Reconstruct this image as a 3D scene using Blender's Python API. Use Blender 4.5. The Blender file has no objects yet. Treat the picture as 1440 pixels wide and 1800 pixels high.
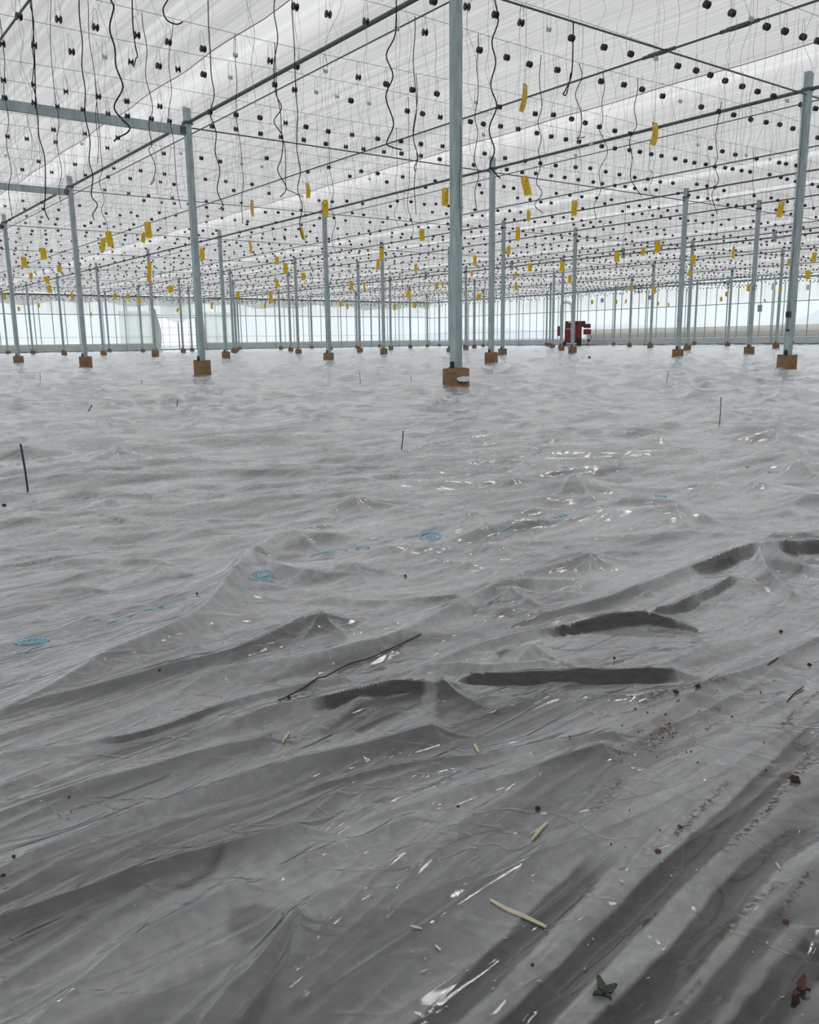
import bpy, math, random
import numpy as np
from mathutils import Matrix, Vector

random.seed(7); RNG = np.random.default_rng(7)
scene = bpy.context.scene
COL = scene.collection
S = 0.6                                   # metres per survey unit (eye height = 1 unit)

# ------------------------------------------------------------------ survey of the place
F_PX, PITCH, ROLL, ANG = 1.0205*1440, .2013, .0125, 2.2119
U = np.array([math.cos(ANG), math.sin(ANG)])      # along the gutter rows (scene +Y)
N = np.array([U[1], -U[0]])                       # across the gutter rows (scene +X)
ORG = np.array([.9736, 17.0238])                  # nearest post, seen from the eye
BAY = 12.614
ROWS = [0, 12.44, 24.87, 31.13, 43.58, 55.75, 68.46, 80.9]
NW, UW = 88.5, 113.5                              # far walls
CR, SR, CP, SP = math.cos(ROLL), math.sin(ROLL), math.cos(PITCH), math.sin(PITCH)
def ray(x, y):
    a = (x-720)/F_PX; b = (900-y)/F_PX
    Uu = a*CR+b*SR; V = -a*SR+b*CR
    return np.array([Uu, CP+V*SP, -SP+V*CP])
def hit(x, y, z=0.):                              # camera-frame point at height z
    r = ray(x, y); t = (z-1)/r[2]; return r*t+np.array([0, 0, 1.])
def c2s(p):                                       # camera frame -> scene metres
    p = np.asarray(p, float); q = p[..., :2]-ORG
    return np.stack([q@N*S, q@U*S, p[..., 2]*S], -1)
def s2px(x, y, z):                                # scene units (not metres) -> pixel, depth
    p = ORG+N*x+U*y; z = z-1
    d = p[1]*CP-z*SP; v = p[1]*SP+z*CP
    return 720+F_PX*(p[0]*CR-v*SR)/d, 900-F_PX*(p[0]*SR+v*CR)/d, d
CAM_S = np.array([-ORG@N, -ORG@U, 1.])
def ray_s(x, y):
    r = ray(x, y); return np.array([r[:2]@N, r[:2]@U, r[2]])
def hit_s(x, y, z):
    r = ray_s(x, y); return CAM_S+r*(z-1)/r[2]
def hit_y(x, y, yy):                              # on plane Y = yy
    r = ray_s(x, y); return CAM_S+r*(yy-CAM_S[1])/r[1]
def hit_x(x, y, xx):
    r = ray_s(x, y); return CAM_S+r*(xx-CAM_S[0])/r[0]

# ------------------------------------------------------------------ camera
cd = bpy.data.cameras.new('camera'); cam = bpy.data.objects.new('camera', cd); COL.objects.link(cam)
cd.sensor_fit = 'HORIZONTAL'; cd.sensor_width = 36; cd.lens = 36*1.0205; cd.clip_start = .02; cd.clip_end = 2000
def v2s(v): return Vector((v[0]*N[0]+v[1]*N[1], v[0]*U[0]+v[1]*U[1], v[2]))
ex = np.array([1, 0, 0.]); vu = np.array([0, SP, CP]); fw = np.array([0, CP, -SP])
Rv, Uv, Bv = v2s(CR*ex-SR*vu), v2s(SR*ex+CR*vu), v2s(-fw)
M = Matrix(((Rv.x, Uv.x, Bv.x, CAM_S[0]*S), (Rv.y, Uv.y, Bv.y, CAM_S[1]*S), (Rv.z, Uv.z, Bv.z, CAM_S[2]*S), (0, 0, 0, 1)))
cam.matrix_world = M
scene.camera = cam

# ------------------------------------------------------------------ sky, exposure
w = bpy.data.worlds.new('overcast'); scene.world = w; w.use_nodes = True
nt = w.node_tree; nt.nodes.clear()
o_ = nt.nodes.new('ShaderNodeOutputWorld'); b_ = nt.nodes.new('ShaderNodeBackground')
g_ = nt.nodes.new('ShaderNodeTexCoord'); sx = nt.nodes.new('ShaderNodeSeparateXYZ'); cr_ = nt.nodes.new('ShaderNodeValToRGB')
nt.links.new(g_.outputs['Generated'], sx.inputs[0]); nt.links.new(sx.outputs[2], cr_.inputs[0])
cr_.color_ramp.elements[0].color = (.88, .95, 1, 1); cr_.color_ramp.elements[1].color = (.97, .985, 1, 1)
cr_.color_ramp.elements[1].position = .5
nt.links.new(cr_.outputs[0], b_.inputs[0]); b_.inputs[1].default_value = 1.25
nt.links.new(b_.outputs[0], o_.inputs[0])
sd = bpy.data.lights.new('sun', 'SUN'); sd.energy = .9; sd.angle = math.radians(5); sd.color = (1, .97, .93)
sun = bpy.data.objects.new('sun', sd); COL.objects.link(sun); _sv = v2s((.30, .80, 1.0)); sun.rotation_euler = _sv.to_track_quat('Z', 'Y').to_euler()
vs = scene.view_settings; vs.view_transform = 'Standard'; vs.look = 'None'; vs.gamma = 1; vs.use_curve_mapping = False
vs.exposure = 0.0

# ------------------------------------------------------------------ helpers
class MB:
    def __init__(s): s.v = []; s.f = []; s.m = []; s.n = 0
    def add(s, V, F, mi=0):
        V = np.asarray(V, float).reshape(-1, 3); s.v.append(V)
        for f in F: s.f.append([i+s.n for i in f]); s.m.append(mi)
        s.n += len(V); return s
    def box(s, c, d, mi=0, rz=0):
        c = np.array(c, float); d = np.array(d, float)/2
        P = np.array([[x, y, z] for z in (-1, 1) for x, y in ((-1, -1), (1, -1), (1, 1), (-1, 1))])*d
        if rz: P = P@np.array([[math.cos(rz), math.sin(rz), 0], [-math.sin(rz), math.cos(rz), 0], [0, 0, 1]])
        return s.add(P+c, [(3, 2, 1, 0), (4, 5, 6, 7), (0, 1, 5, 4), (1, 2, 6, 5), (2, 3, 7, 6), (3, 0, 4, 7)], mi)
    def tube(s, P, r, k=6, mi=0, cap=True):
        P = np.asarray(P, float); n = len(P); T = np.gradient(P, axis=0); T /= np.linalg.norm(T, axis=1)[:, None]+1e-12
        a = np.array([0, 0, 1.]) if abs(T[0, 2]) < .9 else np.array([1., 0, 0]); V = []
        r = np.broadcast_to(r, (n,))
        A = np.cross(T[0], a); A /= np.linalg.norm(A)
        for i in range(n):
            A = A-T[i]*(A@T[i]); A /= np.linalg.norm(A)+1e-12; B = np.cross(T[i], A)
            for j in range(k):
                t = 2*math.pi*j/k; V.append(P[i]+r[i]*(math.cos(t)*A+math.sin(t)*B))
        F = [(i*k+j, i*k+(j+1) % k, (i+1)*k+(j+1) % k, (i+1)*k+j) for i in range(n-1) for j in range(k)]
        if cap: F += [tuple(range(k))[::-1], tuple((n-1)*k+j for j in range(k))]
        return s.add(V, F, mi)
    def lathe(s, prof, k=16, axis='z', c=(0, 0, 0), mi=0, close=True):
        V = []
        for r, h in prof:
            for j in range(k):
                t = 2*math.pi*j/k; x, y = r*math.cos(t), r*math.sin(t)
                V.append((h, x, y) if axis == 'x' else (x, y, h))
        n = len(prof)
        F = [(i*k+j, i*k+(j+1) % k, (i+1)*k+(j+1) % k, (i+1)*k+j) for i in range(n-1) for j in range(k)]
        if close: F += [tuple(range(k))[::-1], tuple((n-1)*k+j for j in range(k))]
        return s.add(np.array(V)+np.array(c), F, mi)
    def mesh(s, name, mats, smooth=False):
        me = bpy.data.meshes.new(name); V = np.concatenate(s.v) if s.v else np.zeros((0, 3))
        me.from_pydata(V.tolist(), [], s.f)
        for m in (mats if isinstance(mats, (list, tuple)) else [mats]): me.materials.append(m)
        if any(s.m): me.polygons.foreach_set('material_index', s.m)
        if smooth: me.polygons.foreach_set('use_smooth', [True]*len(s.f))
        me.update(); return me
    def build(s, name, mats, parent=None, smooth=False, loc=None):
        return link(name, s.mesh(name, mats, smooth), parent, loc)
def link(name, me, parent=None, loc=None):
    o = bpy.data.objects.new(name, me); COL.objects.link(o)
    if parent: o.parent = parent
    if loc is not None: o.location = loc
    return o
def tag(o, label, cat, group=None, kind=None):
    o['label'] = label; o['category'] = cat
    if group: o['group'] = group
    if kind: o['kind'] = kind
    return o
def struct(o, label=None):
    o['kind'] = 'structure'
    if label: o['label'] = label
    return o
def empty(name, loc, rz=0):
    o = bpy.data.objects.new(name, None); COL.objects.link(o); o.location = loc; o.rotation_euler = (0, 0, rz); o.empty_display_size = .1
    return o
ORD = lambda n: {1: 'first', 2: 'second', 3: 'third', 4: 'fourth', 5: 'fifth', 6: 'sixth', 7: 'seventh', 8: 'eighth', 9: 'ninth', 10: 'tenth', 11: 'eleventh', 12: 'twelfth'}.get(n) or \
    f"{n}{'th' if 10 < n % 100 < 14 else {1: 'st', 2: 'nd', 3: 'rd'}.get(n % 10, 'th')}"

# ------------------------------------------------------------------ materials
def mat(name, col=(.5, .5, .5), rough=.6, metal=0, var=0, scale=5, bump=0, stretch=None, col2=None):
    m = bpy.data.materials.new(name); m.use_nodes = True; t = m.node_tree; p = t.nodes['Principled BSDF']
    p.inputs['Base Color'].default_value = (*col, 1); p.inputs['Roughness'].default_value = rough; p.inputs['Metallic'].default_value = metal
    if var or bump or col2:
        tc = t.nodes.new('ShaderNodeTexCoord'); mp = t.nodes.new('ShaderNodeMapping'); n = t.nodes.new('ShaderNodeTexNoise')
        if stretch: mp.inputs['Scale'].default_value = stretch
        t.links.new(tc.outputs['Object'], mp.inputs[0]); t.links.new(mp.outputs[0], n.inputs['Vector'])
        n.inputs['Scale'].default_value = scale; n.inputs['Detail'].default_value = 5
        r = t.nodes.new('ShaderNodeValToRGB'); c2 = col2 or tuple(c*(1-var) for c in col); c1 = col if col2 else tuple(min(1, c*(1+var)) for c in col)
        r.color_ramp.elements[0].color = (*c2, 1); r.color_ramp.elements[1].color = (*c1, 1)
        r.color_ramp.elements[0].position = .35; r.color_ramp.elements[1].position = .65
        t.links.new(n.outputs[0], r.inputs[0]); t.links.new(r.outputs[0], p.inputs['Base Color'])
        if bump:
            b = t.nodes.new('ShaderNodeBump'); b.inputs['Strength'].default_value = bump; b.inputs['Distance'].default_value = .01
            t.links.new(n.outputs[0], b.inputs['Height']); t.links.new(b.outputs[0], p.inputs['Normal'])
    return m
def film_mat(name, trans_col, transparent, diffuse_col, diffuse, streak=None, lo=.8):
    """thin light-passing sheet: clear part, scattering part, reflecting part"""
    m = bpy.data.materials.new(name); m.use_nodes = True; t = m.node_tree; t.nodes.clear()
    out = t.nodes.new('ShaderNodeOutputMaterial'); tr = t.nodes.new('ShaderNodeBsdfTransparent'); tl = t.nodes.new('ShaderNodeBsdfTranslucent')
    df = t.nodes.new('ShaderNodeBsdfDiffuse'); m1 = t.nodes.new('ShaderNodeMixShader'); m2 = t.nodes.new('ShaderNodeMixShader')
    tl.inputs[0].default_value = (*trans_col, 1); df.inputs[0].default_value = (*diffuse_col, 1)
    m1.inputs[0].default_value = diffuse; m2.inputs[0].default_value = transparent
    t.links.new(tl.outputs[0], m1.inputs[1]); t.links.new(df.outputs[0], m1.inputs[2])
    t.links.new(m1.outputs[0], m2.inputs[1]); t.links.new(tr.outputs[0], m2.inputs[2]); t.links.new(m2.outputs[0], out.inputs[0])
    if streak:
        tc = t.nodes.new('ShaderNodeTexCoord'); last = None
        for (sc, det, a0, a1) in streak:
            mp = t.nodes.new('ShaderNodeMapping'); mp.inputs['Scale'].default_value = sc
            n = t.nodes.new('ShaderNodeTexNoise'); n.inputs['Scale'].default_value = 1; n.inputs['Detail'].default_value = det
            mr = t.nodes.new('ShaderNodeMapRange'); mr.inputs['From Min'].default_value = .3; mr.inputs['From Max'].default_value = .7
            mr.inputs['To Min'].default_value = a0; mr.inputs['To Max'].default_value = a1
            t.links.new(tc.outputs['Object'], mp.inputs[0]); t.links.new(mp.outputs[0], n.inputs['Vector']); t.links.new(n.outputs[0], mr.inputs[0])
            if last is None: last = mr.outputs[0]
            else:
                mu = t.nodes.new('ShaderNodeMath'); mu.operation = 'MULTIPLY'; t.links.new(last, mu.inputs[0]); t.links.new(mr.outputs[0], mu.inputs[1]); last = mu.outputs[0]
        vm = t.nodes.new('ShaderNodeVectorMath'); vm.operation = 'SCALE'; vm.inputs[0].default_value = trans_col
        t.links.new(last, vm.inputs['Scale']); t.links.new(vm.outputs[0], tl.inputs[0])
    return m
M_STEEL = mat('galvanised_steel', (.36, .43, .445), .5, .35, .16, 14, .15, (1, 1, .25))
M_STEELD = mat('dark_steel', (.10, .11, .115), .5, .5, .1, 10)
M_ALU = mat('aluminium_rail', (.34, .39, .41), .5, .2, .1, 8)
M_CARD = mat('brown_cardboard', (.23, .135, .07), .85, 0, .18, 9, .3)
M_CARDIN = mat('concrete_fill', (.45, .44, .42), .9, 0, .1, 20)
M_BLACK = mat('black_plastic', (.008, .008, .009), .45)
M_CORD = mat('black_cord', (.006, .006, .007), .8)
M_WIRE = mat('crop_wire_steel', (.17, .175, .18), .5, .3)
M_HOOK = mat('hook_wire', (.16, .165, .165), .4, .5)
M_TWINE = mat('grey_twine', (.27, .27, .27), .8)
M_WSPOOL = mat('pale_plastic', (.62, .63, .63), .4)
M_YEL = mat('yellow_sticky_card', (.76, .47, .006), .4, 0, .12, 30)
M_SPECK = mat('stuck_insects', (.03, .02, .01), .8)
M_RED = mat('red_paint', (.20, .016, .015), .45, 0, .15, 5)
M_REDD = mat('dark_red_paint', (.10, .012, .012), .5)
M_SHADOW = mat('torn_shadow_brown', (.07, .045, .03), .9)  # flat brown for the shadow painted under the torn strip
M_WHITE = mat('white_plastic', (.75, .76, .76), .5)
M_TAPE = mat('brown_seam_tape', (.30, .24, .20), .8)
M_SOIL = mat('soil', (.034, .028, .022), .95, 0, 0, 40, .9, None, (.008, .007, .006))
M_OUT = mat('outdoor_ground', (.42, .50, .50), .9, 0, .1, .3)
M_CONC = mat('pale_kerb', (.55, .58, .58), .8, 0, .06, 2)
M_BLUE = mat('blue_print', (.28, .62, .80), .5)
M_STRAW = mat('straw', (.62, .56, .40), .7, 0, .12, 80)
M_CLOD = mat('soil_clod', (.045, .028, .02), .9, 0, .3, 60, .5)
M_LEAF = mat('dry_leaf', (.10, .035, .02), .7, 0, .3, 60)
M_GREEN = mat('wilted_green', (.05, .065, .04), .7, 0, .3, 60)
M_STAKE = mat('dark_rod', (.025, .027, .035), .5)
M_SCREEN = film_mat('shade_screen', (.56, .56, .555), .05, (.6, .6, .6), .25,
                    [((9, .05, 1), 4, .76, 1.14), ((40, .15, 1), 2, .86, 1.08), ((.5, .12, 1), 2, .93, 1.05)])
M_FOLD = film_mat('clear_roof_film', (.65, .65, .65), .06, (.7, .7, .7), .12, [((14, .08, 3), 3, .84, 1.08)])
M_STRIP = film_mat('bright_gutter_film', (.80, .80, .80), .14, (.8, .8, .8), .05)
M_WALLF = film_mat('wall_film', (.84, .88, .89), .34, (.8, .82, .82), .10, [((.4, .4, .05), 3, .9, 1.05)])
M_WALLU = film_mat('wall_film_upper', (.86, .87, .87), .20, (.75, .76, .76), .14, [((.5, .5, .08), 3, .88, 1.05)])
M_CURT = film_mat('curtain_cloth', (.80, .80, .77), .10, (.75, .75, .72), .3, [((3, 3, .4), 3, .7, 1.08)])
M_BACK = film_mat('unseen_rear_wall', (.30, .31, .32), .02, (.35, .36, .37), .5)  # unseen wall behind the camera, made dark to shade the posts' near faces
M_PANEL = film_mat('opaque_film', (.97, .97, .96), .3, (.85, .85, .84), .05, [((1, 1, .2), 3, .9, 1.03)])

# the ground film: clear, glossy, with condensation fog and dirt, fold shade and sheen painted into the haze
def ground_film():
    m = bpy.data.materials.new('clear_ground_film'); m.use_nodes = True; t = m.node_tree; t.nodes.clear(); L = t.links.new
    def nd(k): return t.nodes.new(k)
    out = nd('ShaderNodeOutputMaterial'); tc = nd('ShaderNodeTexCoord')
    def noise(sc, det, dist=0, rot=0, off=0):
        mp = nd('ShaderNodeMapping'); mp.inputs['Scale'].default_value = sc; mp.inputs['Rotation'].default_value = (0, 0, 0)
        mr = nd('ShaderNodeMapping'); mr.inputs['Rotation'].default_value = (0, 0, rot); mr.inputs['Location'].default_value = (off, off, 0)
        n = nd('ShaderNodeTexNoise'); n.inputs['Scale'].default_value = 1; n.inputs['Detail'].default_value = det; n.inputs['Distortion'].default_value = dist
        L(tc.outputs['Object'], mr.inputs[0]); L(mr.outputs[0], mp.inputs[0]); L(mp.outputs[0], n.inputs['Vector']); return n.outputs[0]
    def mrange(s, a, b, c, d):
        r = nd('ShaderNodeMapRange'); L(s, r.inputs[0])
        for i, v in enumerate((a, b, c, d)): r.inputs[i+1].default_value = v
        return r.outputs[0]
    def math_(op, a, b):
        k = nd('ShaderNodeMath'); k.operation = op
        for i, v in enumerate((a, b)):
            if isinstance(v, (int, float)): k.inputs[i].default_value = v
            else: L(v, k.inputs[i])
        return k.outputs[0]
    # creases pulled across the beds, fine ones, and the outlines of places where the film clings
    AX = -.0                                         # object axes follow the beds: x runs along the pull
    def crease(sc, det, dist, rt, off):
        return math_('ABSOLUTE', math_('SUBTRACT', noise(sc, det, dist, rt, off), .5), 0)
    r1 = crease((.8, 5, 1), 1, .5, .05, 0)
    r2 = crease((1.8, 13, 1), 1, .7, -.12, 3)
    r3 = crease((4, 6, 1), 1, 1.8, .4, 7)
    cl = noise((2.2, 4.5, 1), 1.5, 1.6, .2, 11)
    st1 = mrange(cl, .56, .575, 0, 1)
    hh = math_('ADD', math_('MULTIPLY', math_('MINIMUM', r1, .09), -1.6), math_('MULTIPLY', math_('MINIMUM', r2, .07), -.6))
    hh = math_('ADD', hh, math_('MULTIPLY', math_('MINIMUM', r3, .03), -.7))
    hh = math_('ADD', hh, math_('MULTIPLY', st1, .03))
    fa0 = nd('ShaderNodeAttribute'); fa0.attribute_name = 'fog_shade'
    bp = nd('ShaderNodeBump'); bp.inputs['Strength'].default_value = .7; bp.inputs['Distance'].default_value = .045; L(hh, bp.inputs['Height']); L(math_('MULTIPLY', mrange(fa0.outputs['Fac'], .02, .12, .08, .7), mrange(fa0.outputs['Fac'], .33, .52, 1, .35)), bp.inputs['Strength'])
    geo = nd('ShaderNodeNewGeometry')
    # two faces of a thin sheet reflect about twice what one face does
    fr = nd('ShaderNodeFresnel'); fr.inputs[0].default_value = 1.5; L(bp.outputs[0], fr.inputs['Normal'])
    # same index from both sides: fold the back side back
    fr2 = nd('ShaderNodeLayerWeight'); fr2.inputs[0].default_value = .5; L(bp.outputs[0], fr2.inputs['Normal'])
    one = math_('SUBTRACT', 1., fr2.outputs['Facing'])           # cos
    p5 = math_('POWER', fr2.outputs['Facing'], 3.4)
    R = math_('ADD', math_('MULTIPLY', p5, 1.05), .048)
    R = math_('MINIMUM', R, .88)
    gl = nd('ShaderNodeBsdfGlossy'); gl.inputs['Roughness'].default_value = .07; L(mrange(fa0.outputs['Fac'], .22, .58, .055, .20), gl.inputs['Roughness']); gl.inputs['Color'].default_value = (.97, .98, 1, 1); L(bp.outputs[0], gl.inputs['Normal'])
    tr = nd('ShaderNodeBsdfTransparent'); tr.inputs[0].default_value = (.93, .94, .95, 1)
    df = nd('ShaderNodeBsdfDiffuse'); df.inputs[0].default_value = (.88, .89, .90, 1); L(bp.outputs[0], df.inputs['Normal'])
    tl = nd('ShaderNodeBsdfTranslucent'); tl.inputs[0].default_value = (.8, .82, .84, 1)
    milky = nd('ShaderNodeMixShader'); milky.inputs[0].default_value = .25; L(df.outputs[0], milky.inputs[1]); L(tl.outputs[0], milky.inputs[2])
    fa = nd('ShaderNodeAttribute'); fa.attribute_name = 'fog_shade'
    f1 = mrange(noise((1.2, 9, 1), 6, .6, .0, 1), .3, .7, .45, 1.6)
    f2 = mrange(noise((60, 60, 1), 4, .3), .35, .65, .86, 1.12)
    spk = mrange(noise((220, 220, 1), 1, 0), .73, .78, 0, .35)
    fog_shade = math_('ADD', math_('MULTIPLY', math_('MULTIPLY', fa.outputs['Fac'], f1), f2), math_('MULTIPLY', spk, .35))
    base = nd('ShaderNodeMixShader'); L(fog_shade, base.inputs[0]); L(tr.outputs[0], base.inputs[1]); L(milky.outputs[0], base.inputs[2])
    da = nd('ShaderNodeAttribute'); da.attribute_name = 'dirt'
    dn = mrange(noise((150, 150, 1), 4, 0, 0, 5), .42, .58, 0, 1.)
    dirt = math_('MULTIPLY', da.outputs['Fac'], dn)
    dd = nd('ShaderNodeBsdfDiffuse'); dd.inputs[0].default_value = (.13, .09, .055, 1)
    sh = nd('ShaderNodeMixShader'); L(R, sh.inputs[0]); L(base.outputs[0], sh.inputs[1]); L(gl.outputs[0], sh.inputs[2])
    s2 = nd('ShaderNodeMixShader'); L(dirt, s2.inputs[0]); L(sh.outputs[0], s2.inputs[1]); L(dd.outputs[0], s2.inputs[2])
    L(s2.outputs[0], out.inputs[0])
    return m
M_FILM = ground_film()

# ------------------------------------------------------------------ floor, soil, outside ground
mb = MB()
mb.add([(-40*S, -45*S, -.14*S), (NW*S, -45*S, -.14*S), (NW*S, UW*S, -.14*S), (-40*S, UW*S, -.14*S)], [(0, 1, 2, 3)])
struct(mb.build('floor', M_SOIL), 'dark bare soil floor seen through the clear film')
mb = MB(); mb.add([(-900, -900, -.35), (900, -900, -.35), (900, 900, -.35), (-900, 900, -.35)], [(0, 1, 2, 3)])
struct(mb.build('outdoor_ground', M_OUT), 'pale ground outside the film walls')

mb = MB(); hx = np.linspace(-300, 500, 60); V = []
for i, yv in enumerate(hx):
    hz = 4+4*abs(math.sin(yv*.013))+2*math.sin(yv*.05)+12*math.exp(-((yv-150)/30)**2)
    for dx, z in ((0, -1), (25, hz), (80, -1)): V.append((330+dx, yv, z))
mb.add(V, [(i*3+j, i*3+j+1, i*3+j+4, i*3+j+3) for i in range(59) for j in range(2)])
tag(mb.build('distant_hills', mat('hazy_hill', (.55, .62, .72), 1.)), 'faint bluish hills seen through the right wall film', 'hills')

# ------------------------------------------------------------------ gradient noise
_P = RNG.permutation(256); _P = np.concatenate([_P, _P]); _G = RNG.normal(size=(256, 2)); _G /= np.linalg.norm(_G, axis=1)[:, None]
def perlin(x, y, seed=0):
    x = x+seed*17.3; y = y+seed*9.1
    xi = np.floor(x).astype(int); yi = np.floor(y).astype(int); xf = x-xi; yf = y-yi; xi &= 255; yi &= 255
    u = xf*xf*xf*(xf*(xf*6-15)+10); v = yf*yf*yf*(yf*(yf*6-15)+10)
    def g(a, b, dx, dy):
        h = _P[_P[(xi+a) & 255]+((yi+b) & 255)]; return _G[h, 0]*dx+_G[h, 1]*dy
    return (g(0, 0, xf, yf)*(1-u)+g(1, 0, xf-1, yf)*u)*(1-v)+(g(0, 1, xf, yf-1)*(1-u)+g(1, 1, xf-1, yf-1)*u)*v
def ridged(x, y, seed): return np.clip(1-2.6*np.abs(perlin(x, y, seed)), 0, 1)**1.6
def rot(x, y, a): c, s = math.cos(a), math.sin(a); return x*c+y*s, -x*s+y*c

# folds of the sheet: polyline (px,py), crest height, half width, near-side steepness, painted dark face and its span
FOLDS = [
 ([(-60,1300),(0,1255),(110,1190),(210,1130),(300,1095),(370,1050),(410,1005),(438,967)], .015, .10, .16, .5),
 ([(438,967),(490,992),(560,1008),(640,1012)], .08, .02, .12, .5),
 ([(438,967),(520,935),(600,930)], .06, .01, .10, .6),
 ([(-40,1275),(60,1235),(200,1200),(330,1165),(420,1145),(490,1110),(560,1075)], .02, .055, .10, .45),
 ([(560,1075),(620,1102),(680,1105)], .055, .01, .10, .5),
 ([(300,1215),(420,1180),(520,1165),(620,1140),(700,1115),(780,1070),(840,1040),(900,1016)], .02, .06, .09, .5),
 ([(900,1016),(960,1022),(1060,1022)], .06, .02, .10, .45),
 ([(380,1290),(480,1250),(560,1235),(640,1215),(700,1200),(755,1202)], .03, .05, .07, .28, 1., .45, 1.),
 ([(800,1188),(880,1183),(1000,1181),(1100,1180),(1185,1176)], .045, .045, .07, .25, 1., 0, 1.),
 ([(600,1260),(690,1190),(775,1170),(860,1172),(960,1160)], .015, .03, .05, .5),
 ([(690,1210),(770,1165),(850,1130),(940,1108),(1010,1100),(1080,1082),(1135,1074)], .02, .055, .09, .28, 1., .62, 1.),
 ([(1135,1074),(1180,1090),(1232,1118)], .055, .012, .06, .4, .8, 0, 1.),
 ([(1135,1074),(1200,1060),(1290,1022)], .05, .035, .06, .35, .8, 0, 1.),
 ([(860,1115),(960,1080),(1060,1055),(1140,1025),(1215,998),(1280,972),(1333,953)], .02, .085, .13, .25, 1., .68, .97),
 ([(1333,953),(1380,950),(1500,946)], .085, .07, .12, .28, .9, .2, 1.),
 ([(1333,953),(1380,975),(1440,1010)], .09, .03, .06, .5),
 ([(1333,953),(1350,1000),(1395,1050)], .09, .02, .05, .6),
 ([(-60,1345),(60,1325),(200,1310),(280,1295),(340,1270),(420,1240),(520,1215),(600,1200)], .015, .025, .05, .35, .6, .3, .65),
 ([(-60,1560),(0,1533),(110,1490),(250,1425),(400,1375),(520,1335),(640,1310),(760,1280)], .018, .028, .05, .5),
 ([(-60,1640),(60,1600),(200,1545),(330,1505),(420,1480),(520,1450)], .010, .026, .04, .4),
 ([(-60,1460),(100,1400),(230,1362),(380,1320),(470,1300)], .010, .022, .04, .5),
 ([(60,1810),(130,1740),(220,1660),(330,1600),(430,1555)], .008, .020, .028, .6),
 ([(340,1820),(400,1745),(455,1690),(520,1603)], .010, .028, .03, .6),
 ([(410,1820),(460,1750),(505,1690),(524,1625)], .008, .022, .025, .6),
 ([(460,1540),(560,1500),(660,1470),(720,1440)], .006, .014, .03, .6),
 ([(620,1450),(720,1420),(800,1392),(900,1365),(1000,1330),(1060,1312)], .008, .022, .035, .5),
 ([(520,1400),(700,1350),(850,1330),(960,1305),(1080,1290)], .006, .016, .03, .5),
 ([(1000,1220),(1100,1230),(1250,1200),(1340,1170),(1440,1120)], .006, .02, .05, .6),
 ([(-40,1010),(60,1000),(160,985),(280,990)], .01, .03, .08, .4),
 ([(-40,850),(60,835),(140,815),(205,790),(260,760)], .02, .08, .25, .35),
 ([(-40,880),(60,862),(160,835),(250,820),(330,810)], .02, .06, .22, .35),
 ([(-40,1060),(80,1040),(150,1032)], .01, .03, .07, .5),
 ([(560,1060),(700,1058),(800,1050)], .01, .03, .08, .4),
 ([(1040,975),(1150,945),(1240,930),(1340,905),(1440,885)], .01, .04, .10, .6),
 ([(960,1010),(1100,1000),(1200,990)], .01, .02, .10, .5),
 ([(725,703),(780,697),(850,704),(900,700)], .02, .03, .15, .3, .5, 0, 1.),
 ([(370,773),(450,767),(560,764),(605,769)], .03, .05, .25, .3, .5, 0, 1.),
 ([(560,754),(650,750),(720,746)], .03, .04, .25, .3, .4, 0, 1.),
 ([(285,746),(330,742),(355,749)], .03, .06, .25, .3, .5, 0, 1.),
 ([(-20,838),(60,826),(130,812)], .04, .06, .2, .3, .5, 0, 1.),
 ([(230,828),(330,824),(450,829),(560,826)], .01, .04, .2, .3, .4, 0, 1.),
 ([(20,931),(110,920),(170,916),(240,925)], .01, .035, .12, .3, .5, .2, .9),
 ([(-20,1000),(60,993),(150,986)], .03, .01, .10, .3, .5, 0, .9),
 ([(60,905),(150,893),(220,884),(300,886)], .01, .03, .12, .3, .4, .2, .9),
 ([(860,728),(930,724),(980,727)], .03, .05, .3, .3, .4, 0, 1.),
]
PEAKS = [(565,1075,.075,.14),(620,870,.10,.25),(620,990,.05,.12),(190,877,.09,.22),(150,922,.06,.18),(280,992,.05,.12),(205,792,.14,.35),(567,840,.07,.3),(515,935,.07,.2),
 (1010,835,.14,.32),(827,902,.08,.24),(1187,887,.10,.26),(895,1030,.06,.16),(1402,812,.12,.35),(1335,847,.09,.3),(1150,767,.12,.4),(1365,752,.16,.42),(1040,975,.06,.18),
 (935,1132,.05,.09),(775,1190,.05,.06),(1365,755,.14,.4),(405,790,.08,.3),(350,740,.14,.5),(100,745,.12,.5),(700,800,.06,.3),(930,740,.12,.5),(1250,715,.16,.6),(60,905,.05,.2),(330,920,.05,.2),(330,845,.06,.25),
 (780,985,.04,.12),(700,950,.04,.15),(880,960,.04,.14),(1290,870,.06,.2),(1060,905,.05,.2)]
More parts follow.
